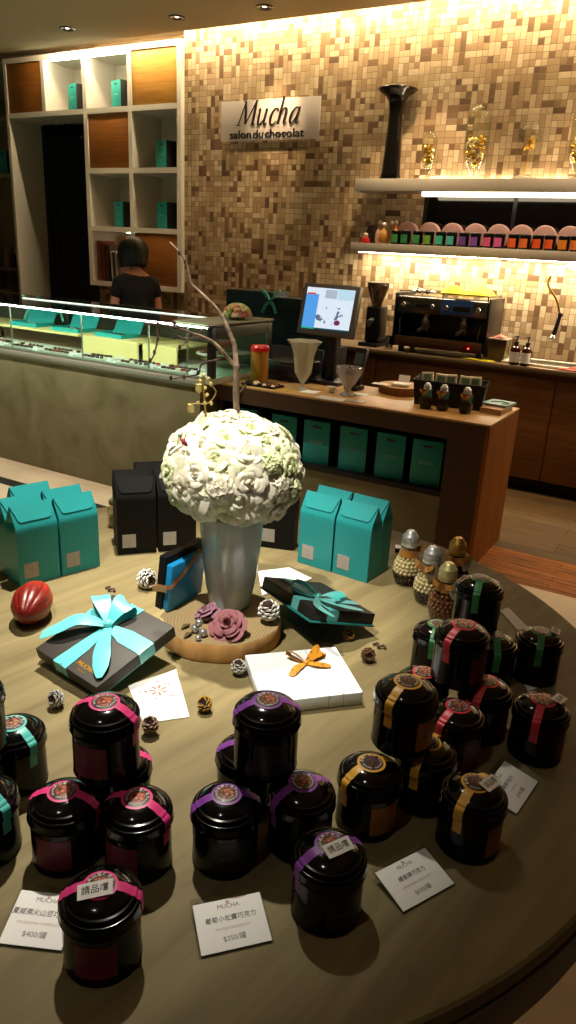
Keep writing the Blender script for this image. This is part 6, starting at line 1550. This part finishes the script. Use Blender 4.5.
def disc(g, r0, r1, dz, n=40, pts=3):
    rings = []
    for k in range(pts + 1):
        r = r0 + (r1 - r0) * k / pts
        if r < 1e-5: rings.append([g.v(0, 0, lidz(0) + dz)])
        else: rings.append([g.v(r * math.cos(2 * PI * i / n), r * math.sin(2 * PI * i / n), lidz(r) + dz) for i in range(n)])
    for A, B in zip(rings, rings[1:]):
        for i in range(n):
            j = (i + 1) % n
            if len(A) == 1: g._f([A[0], B[i], B[j]])
            else: g._f([A[i], B[i], B[j], A[j]])
PROTO = {}
def build_tin(kind):
    col, labm, pic, top_txt, ribm = KINDS_[kind]
    t_ = thing('chocolate_tin', '', 'tin')
    g = G(); g.lathe(BODY, 56); obj('body', g, M_tin, t_)
    g = G(); g.lathe(LID, 56); obj('lid', g, M_lidm, t_)
    g = G(); path = []
    for sx in (-1, 1):
        seg_ = [(.0426, .045), (.0428, .066), (.0460, .0675), (.0452, .071), (.0452, .0787), (.0443, .0825), (.0420, .0846), (.0404, .0852)]
        path.append([(sx * r, z) for r, z in seg_])
    top = [(r, lidz(r) + .0006) for r in (.0392, .0378, .0352, .0340, .028, .020, .010, 0)]
    full = path[0] + [(-r, z) for r, z in top] + [(r, z) for r, z in top[::-1][1:]] + path[1][::-1]
    W = 13; ribw = .0125
    rows = []
    for r, z in full:
        row = []
        for k in range(5):
            v_ = (k / 4 - .5) * ribw; R_ = abs(r); u_ = math.sqrt(max(0, R_ * R_ - v_ * v_)) * (1 if r >= 0 else -1) if R_ > ribw else r
            row.append(g.v(u_, v_, z if R_ > ribw else lidz(math.hypot(u_, v_)) + .0006))
        rows.append(row)
    for A, B in zip(rows, rows[1:]):
        for k in range(4): g._f([A[k], B[k], B[k + 1], A[k + 1]])
    obj('ribbon_seal', g, ribm, t_, sharp=40)
    g = G(); disc(g, .0160, .0195, .0011); sl = obj('seal_ring', g, ribm, t_)
    g = G(); disc(g, .0098, .0162, .0014); obj('seal_dark_band', g, M_seal_dark, sl)
    g = G(); disc(g, 0, .0100, .0016); obj('seal_picture', g, pic, sl)
    # lettering round the seal; the label direction (-y) is its foot
    g = G()
    for i, ch in enumerate(top_txt):
        a = R(90) + R(26) * ((len(top_txt) - 1) / 2 - i); text_into(g, ch, .0052, TR(.0130 * math.cos(a), .0130 * math.sin(a), lidz(.013) + .0019) @ Matrix.Rotation(a - PI / 2, 4, 'Z'), depth=.0001, res=1, bold=.0001)
    low_ = 'MUCHA CHOCOLATE'
    for i, ch in enumerate(low_):
        a = R(-90) - R(13.5) * ((len(low_) - 1) / 2 - i); text_into(g, ch, .0040, TR(.0130 * math.cos(a), .0130 * math.sin(a), lidz(.013) + .0019) @ Matrix.Rotation(a + PI / 2, 4, 'Z'), depth=.0001, res=1, bold=.0001)
    obj('seal_lettering', g, M_seal_txt, sl)
    g = G(); g.cap = False
    g.grid(lambda u, v: (.0427 * math.sin((u - .5) * 1.12), -.0427 * math.cos((u - .5) * 1.12), .012 + v * .046), 12, 1); lbo = obj('label', g, labm, t_, sharp=180)
    g = G()
    for i, ch in enumerate('MUCHA'):
        a = (i - 2) * .13; text_into(g, ch, .0075, Matrix.Rotation(a, 4, 'Z') @ TR(0, -.0429, .033) @ Matrix.Rotation(PI / 2, 4, 'X'), depth=.0001, res=1)
    obj('label_lettering', g, mat('label_print', (92, 74, 66), .4, .3), lbo)
    return t_
def kd(nm, rib, lab, pic): return None
KINDS_ = {
 'pink': (None, mat('maroon_label', (112, 24, 50), .45), nutpic('picture_pink', (214, 130, 96), (170, 84, 60)), '火山豆巧克力', mat('pink_seal', (220, 60, 130), .4)),
 'purple': (None, mat('black_plum_label', (24, 18, 22), .4), nutpic('picture_purple', (210, 140, 110), (140, 70, 50)), '小松露巧克力', mat('purple_seal', (124, 58, 152), .4)),
 'gold': (None, mat('amber_label', (156, 96, 26), .45), nutpic('picture_gold', (120, 84, 66), (70, 46, 38)), '香磚巧克力', mat('gold_seal', (222, 166, 54), .4)),
 'red': (None, mat('brick_label', (96, 26, 14), .45), nutpic('picture_red', (196, 130, 100), (150, 84, 60)), '莓果巧克力', mat('red_seal', (214, 52, 70), .4)),
 'green': (None, mat('dark_plum_label', (40, 20, 20), .45), nutpic('picture_green', (96, 80, 74), (60, 48, 46)), '抹茶巧克力', mat('green_seal', (58, 140, 84), .4)),
 'teal': (None, mat('dark_olive_label', (30, 34, 26), .45), nutpic('picture_teal', (190, 150, 130), (150, 100, 80)), '榛果巧克力', mat('aqua_seal', (78, 186, 180), .4)),
}
def tin(kind, seal, rib, level, label, side=None, tagpx=None):
    """seal = pixel of the seal's centre, rib = a second pixel on the ribbon"""
    z = T + TH * level
    P = at(seal[0], seal[1], z + .099); Q = at(rib[0], rib[1], z + .0885); a = math.atan2(Q.y - P.y, Q.x - P.x)
    # turn so that the label (local -y) faces the camera's side
    tocam = math.atan2(-P.y, -P.x); la = a - PI / 2
    if math.cos(la - tocam) < 0: a += PI
    loc = (P.x, P.y, TE + TH * level + .0004 * level)
    if kind not in PROTO: PROTO[kind] = build_tin(kind); o = PROTO[kind]; o.location = loc; o.rotation_euler = (0, 0, a); o['label'] = label
    else: o = dup(PROTO[kind], loc, a, label)
    o['group'] = 'black chocolate tins with %s seals' % kind
    if tagpx:
        A, B = [at(p[0], p[1], z + .090) for p in tagpx]; ta = math.atan2(B.y - A.y, B.x - A.x); m_ = (A + B) / 2; rel_ = V3((m_.x - P.x, m_.y - P.y))
        inv = Matrix.Rotation(-a, 2); q = inv @ V3((rel_.x, rel_.y)); rr = q.length
        outd = math.atan2(q.y, q.x); zz = lidz(rr) + .0042
        nrm_tilt = R(17)
        # seated on the dome: tilted outwards
        M0 = TR(q.x, q.y, zz) @ Matrix.Rotation(nrm_tilt, 4, V3((-math.sin(outd), math.cos(outd), 0))) @ Matrix.Rotation(ta - a, 4, 'Z')
        g = G(); g.box((-.0185, -.0085, 0), (.0185, .0085, .0006), M0); tg = obj('tasting_tag', g, M_tag, o)
        g = G(); text_into(g, '請品嚐', .0098, M0 @ TR(0, 0, .0008), depth=.0001, res=2); obj('tag_lettering', g, M_ink, tg)
    return o
# remember tasting tags are only on single front tins: build those last so copies do not inherit them
tin('pink', (104.5, 702), (136.6, 716.7), 1, 'pink sealed tin on top of the pink pyramid')
tin('pink', (63, 791), (35, 794), 0, 'pink sealed tin at the lower left of the pink pyramid')
tin('pink', (137, 798), (167, 815.6), 0, 'pink sealed tin at the lower right of the pink pyramid')
tin('pink', (118, 753), (149, 755), 0, 'pink sealed tin peeking out behind the top tin of the pink pyramid')
tin('purple', (267.8, 700.2), (299, 704.7), 1, 'purple sealed tin on top of the purple pyramid')
tin('purple', (226.5, 794), (194, 805), 0, 'purple sealed tin at the lower left of the purple pyramid')
tin('purple', (303, 782), (327, 779), 0, 'purple sealed tin at the lower right of the purple pyramid')
tin('purple', (248, 742), (221, 747), 0, 'purple sealed tin peeking out behind the purple pyramid')
tin('gold', (408, 681.5), (377, 710), 1, 'gold sealed tin on top of the gold stack')
tin('gold', (371.5, 762.5), (345, 779), 0, 'gold sealed tin at the lower left of the gold stack')
tin('gold', (428, 742), (437, 734), 0, 'gold sealed tin in shadow under the top gold tin, right side')
tin('red', (464, 624.5), (453, 636), 1, 'red sealed tin on top of the red stack')
tin('red', (424, 672), (445, 668), 0, 'red sealed tin peeking between the gold and red top tins')
tin('red', (458, 706), (442, 721), 0, 'red sealed tin directly below the red top tin, in front')
tin('red', (487, 681), (497, 672), 0, 'red sealed tin at the right under the red top tin')
tin('green', (481, 578), (477, 592), 1, 'green sealed tin on top of the green stack')
tin('green', (438, 624), (434, 637), 0, 'green sealed tin half hidden left of the red top tin')
tin('green', (495, 635), (497, 648), 0, 'green sealed tin tucked right under the green top tin')
tin('green', (494, 653), (490, 665), 0, 'green sealed tin between the green and red stacks, right side') if False else None
tin('teal', (12.5, 723), (31, 740), 0, 'black tin with an aqua seal at the left edge of the photo')
tin('teal', (-33, 682), (-20, 700), 1, 'upper tin of the left edge stack, mostly outside the photo')
tin('teal', (-20, 786), (-5, 800), 0, 'lower front tin cut by the left edge of the photo')
tin('pink', (100, 885), (142, 892), 0, 'pink sealed tin with a tasting tag, standing alone in front of the pyramid', tagpx=((80, 901), (111, 897)))
tin('purple', (331, 844), (297, 864), 0, 'purple sealed tin with a tasting tag, standing in front on the right', tagpx=((325, 862), (350, 850)))
tin('gold', (476, 782.7), (459, 807), 0, 'gold sealed tin with a tasting tag, standing in front of the gold stack', tagpx=((481, 798), (497, 783)))
tin('red', (543.5, 700), (537, 719), 0, 'red sealed tin with a tasting tag, standing alone at the right', tagpx=((554, 709), (563, 698)))
tin('green', (541.5, 631), (540.5, 650), 0, 'green sealed tin with a tasting tag, standing alone at the upper right', tagpx=((553, 640), (557, 628)))

# ================================================================== PRICE SIGNS
def price_sign(label, bl, br, tr, tl, lines, lift=.012):
    """acrylic holder lying back: lower corners on the table, upper edge raised"""
    BLp, BRp = at(*bl, T + .002), at(*br, T + .002); TRp, TLp = at(*tr, T + lift), at(*tl, T + lift)
    w = (BRp - BLp).length; x = (BRp - BLp).normalized(); m0 = (BLp + BRp) / 2; yv = ((TLp + TRp) / 2 - m0); h = yv.length
    yv = (yv - x * yv.dot(x)).normalized()
    Mw = frame_from(m0, x, yv)
    s_ = thing('price_sign', label, 'price sign', (m0.x, m0.y, TE), 0)
    Ml = TR(0, 0, .0022) @ TR(0, 0, 0) @ Matrix(Mw.to_3x3().to_4x4())
    g = G(); g.box((-w / 2 - .0015, -.0012, -.0015), (w / 2 + .0015, h + .004, -.0003), Ml); obj('holder', g, M_acrylic, s_)
    top_ = Ml @ V3((0, h + .003, -.0015)); 
    g = G(); xx_ = x
    for sx in (-1, 1):
        p = Ml @ V3((sx * w * .42, h, -.0018)); q = V3((p.x, p.y, .0006)) + V3((-x.y, x.x, 0)) * .0; g.tube([p, q], .0016, 6)
    obj('support', g, M_acrylic, s_)
    g = G(); g.box((-w / 2 + .001, .0005, -.0002), (w / 2 - .001, h - .004, .0006), Ml); cdo = obj('card', g, M_paper, s_)
    Mt_ = Ml @ TR(0, 0, .0008)
    for body, size, yy, mm in lines:
        g = G(); text_into(g, body, size * h, Mt_ @ TR(0, yy * h, 0), depth=.00005, res=3, bold=0, shear=.15 if mm is M_ink else 0)
        obj('card_lettering', g, mm, cdo)
    # tiny crest above the name
    g = G(); g.lathe([(.0018, 0), (.0022, .0001), (.0018, .0002)], 10, Mt_ @ TR(0, .87 * h, 0)); 
    for k in (-1, 0, 1): g.ball(Mt_ @ V3((k * .0016, .895 * h, 0)), .0006, 5, 4)
    obj('crest', g, M_ink_pink, cdo)
    return s_
def ln(name, eng, price): return [('MUCHA', .115, .80, M_ink_grey), (name, .118, .57, M_ink), (eng, .062, .39, M_ink_pink), (price, .125, .20, M_ink_grey)]
price_sign('price card reading $400, lower left beside the front pink sealed tin', (-3, 944), (62, 951.5), (62, 894), (8, 888.5), ln('夏威夷火山豆巧克力', 'MACADAMIA CHOCOLATE', '$400/罐'))
price_sign('price card reading $350 in front of the purple pyramid', (200.5, 957.5), (273, 941), (263, 889.5), (195.5, 902), ln('葡萄小松露巧克力', 'TRUFFLE CHOCOLATE', '$350/罐'))
price_sign('price card reading $430 in front of the gold stack', (403, 913), (455, 884), (430, 844), (378, 868), ln('橘香磚巧克力', 'CITRUS RIND CHOCOLATE', '$430/罐'))
price_sign('price card partly hidden behind the front gold sealed tin', (516.5, 815), (538.5, 782), (507, 757), (485, 784), ln('莓果磚巧克力', 'CHOCOLATE', '$390/罐'))
price_sign('price card partly hidden behind the green stack, pale and tilted', (519, 632), (526, 627), (509, 609), (497, 613), ln('抹茶巧克力', 'CHOCOLATE', '$390/罐')) if False else None
o, _c = flat_card('price_card', 'plain white card sticking out right of the green stack', 'card', [(500, 611), (518, 631), (527, 627), (508, 608)], M_paper, 0, .0015)
o, _c = flat_card('price_card', 'white card corner showing between the lone green and red sealed tins', 'card', [(524, 684), (528, 692), (538, 688), (526, 680)], M_paper, 0, .0015)

# ================================================================== CEILING LIGHTS
M_lamp = emission('lamp_glow', (255, 236, 205), 5)
def downlight(loc, label, energy, size, blend=.5, col=(255, 214, 165), aim=None, r=.03, fixture=True):
    if fixture:
        d_ = thing('downlight', label, 'ceiling light', (loc[0], loc[1], ZC), 0, 'recessed ceiling lights')
        g = G(); g.cap = False; g.lathe([(0, -.0009), (.035, -.0009), (.04, -.006), (.062, -.009), (.066, -.001), (.064, 0)], 28); obj('trim', g, mat('downlight_trim', (40, 34, 30), .3, .5), d_)
        g = G(); g.lathe([(0, -.0025), (.014, -.0022), (.016, -.001), (0, -.001)], 20); obj('lens', g, M_lamp, d_)
    l_ = bpy.data.lights.new('spot', 'SPOT'); l_.energy = energy; l_.spot_size = R(size); l_.spot_blend = blend; l_.shadow_soft_size = r; l_.color = tuple((x / 255) ** 2.2 for x in col)
    o = bpy.data.objects.new('spot', l_); COL.objects.link(o); o.location = (loc[0], loc[1], ZC - .03)
    tgt = V3(aim) if aim else V3((loc[0], loc[1], 0)); o.rotation_mode = 'QUATERNION'; o.rotation_quaternion = (tgt - o.location).to_track_quat('-Z', 'Y')
    return o
CW = (255, 232, 205)
CT = (255, 246, 226)       # table lamps: neutral warm
CB = (255, 222, 176)       # the rest of the shop: warmer
downlight((-5.23, 5.05), 'round recessed ceiling light, leftmost above the white cabinet', 50, 80, 1, CB)
downlight((-4.14, 5.13), 'round recessed ceiling light above the cabinet\'s right end', 50, 80, 1, CB)
downlight((-3.36, 5.16), 'round recessed ceiling light nearest the photo\'s top edge, before the shop sign', 80, 46, 1, CB, aim=(-3.55, 5.7, 2.4))
downlight((-2.2, 5.0), 'recessed ceiling light over the coffee machine', 150, 80, 1, CB, aim=(-2.1, 5.5, 1.2))
downlight((-.9, 5.0), 'recessed ceiling light over the sink', 150, 80, 1, CB, aim=(-.9, 5.5, 1.2))
downlight((-1.25, 1.42), 'recessed ceiling light over the back of the round table', 560, 45, 1, CT, (-1.07, .97, T))
downlight((-.75, .25), 'recessed ceiling light over the front of the round table', 430, 24, 1, CT, (-.80, 1.10, T + .28))
downlight((-.5, -.3), 'recessed ceiling light over the near edge of the round table', 17, 66, 1, CT, (-.35, .6, T))
downlight((-3.6, 2.6), 'recessed ceiling light over the customer floor before the glass case', 380, 80, .8, CT, (-3.6, 3.2, 0))
downlight((-1.6, 3.5), 'recessed ceiling light over the bar counter', 90, 60, 1, CB, (-1.7, 3.95, .8))
downlight((-.3, 4.4), 'recessed ceiling light over the staff floor', 62, 70, .9, CB, (-.5, 4.1, 0))
# glowing strip in the ceiling slot along the top of the tiled wall and the cabinet
M_cove = emission('cove_glow', (255, 232, 188), 95)
g = G(); g.box((-6.0, SLOT + .002, ZC + .105), (XR - .1, SLOT + .03, ZC + .15)); o = obj('cove_light_strip', g, M_cove); tag(o, 'warm glowing light strip in the ceiling slot along the top of the mosaic wall', 'light')
w = bpy.data.worlds.new('room_air'); SC.world = w; w.use_nodes = True
w.node_tree.nodes['Background'].inputs[0].default_value = lin((255, 236, 205)); w.node_tree.nodes['Background'].inputs[1].default_value = .06
vs_ = SC.view_settings; vs_.view_transform = 'Standard'; vs_.look = 'None'; vs_.exposure = 0; vs_.gamma = 1; vs_.use_curve_mapping = False
SC.cycles.use_denoising = True
try: SC.cycles.denoiser = 'OPENIMAGEDENOISE'
except Exception: pass
SC.cycles.max_bounces = 8; SC.cycles.transparent_max_bounces = 24; SC.cycles.sample_clamp_indirect = 4; SC.cycles.caustics_reflective = False; SC.cycles.caustics_refractive = False
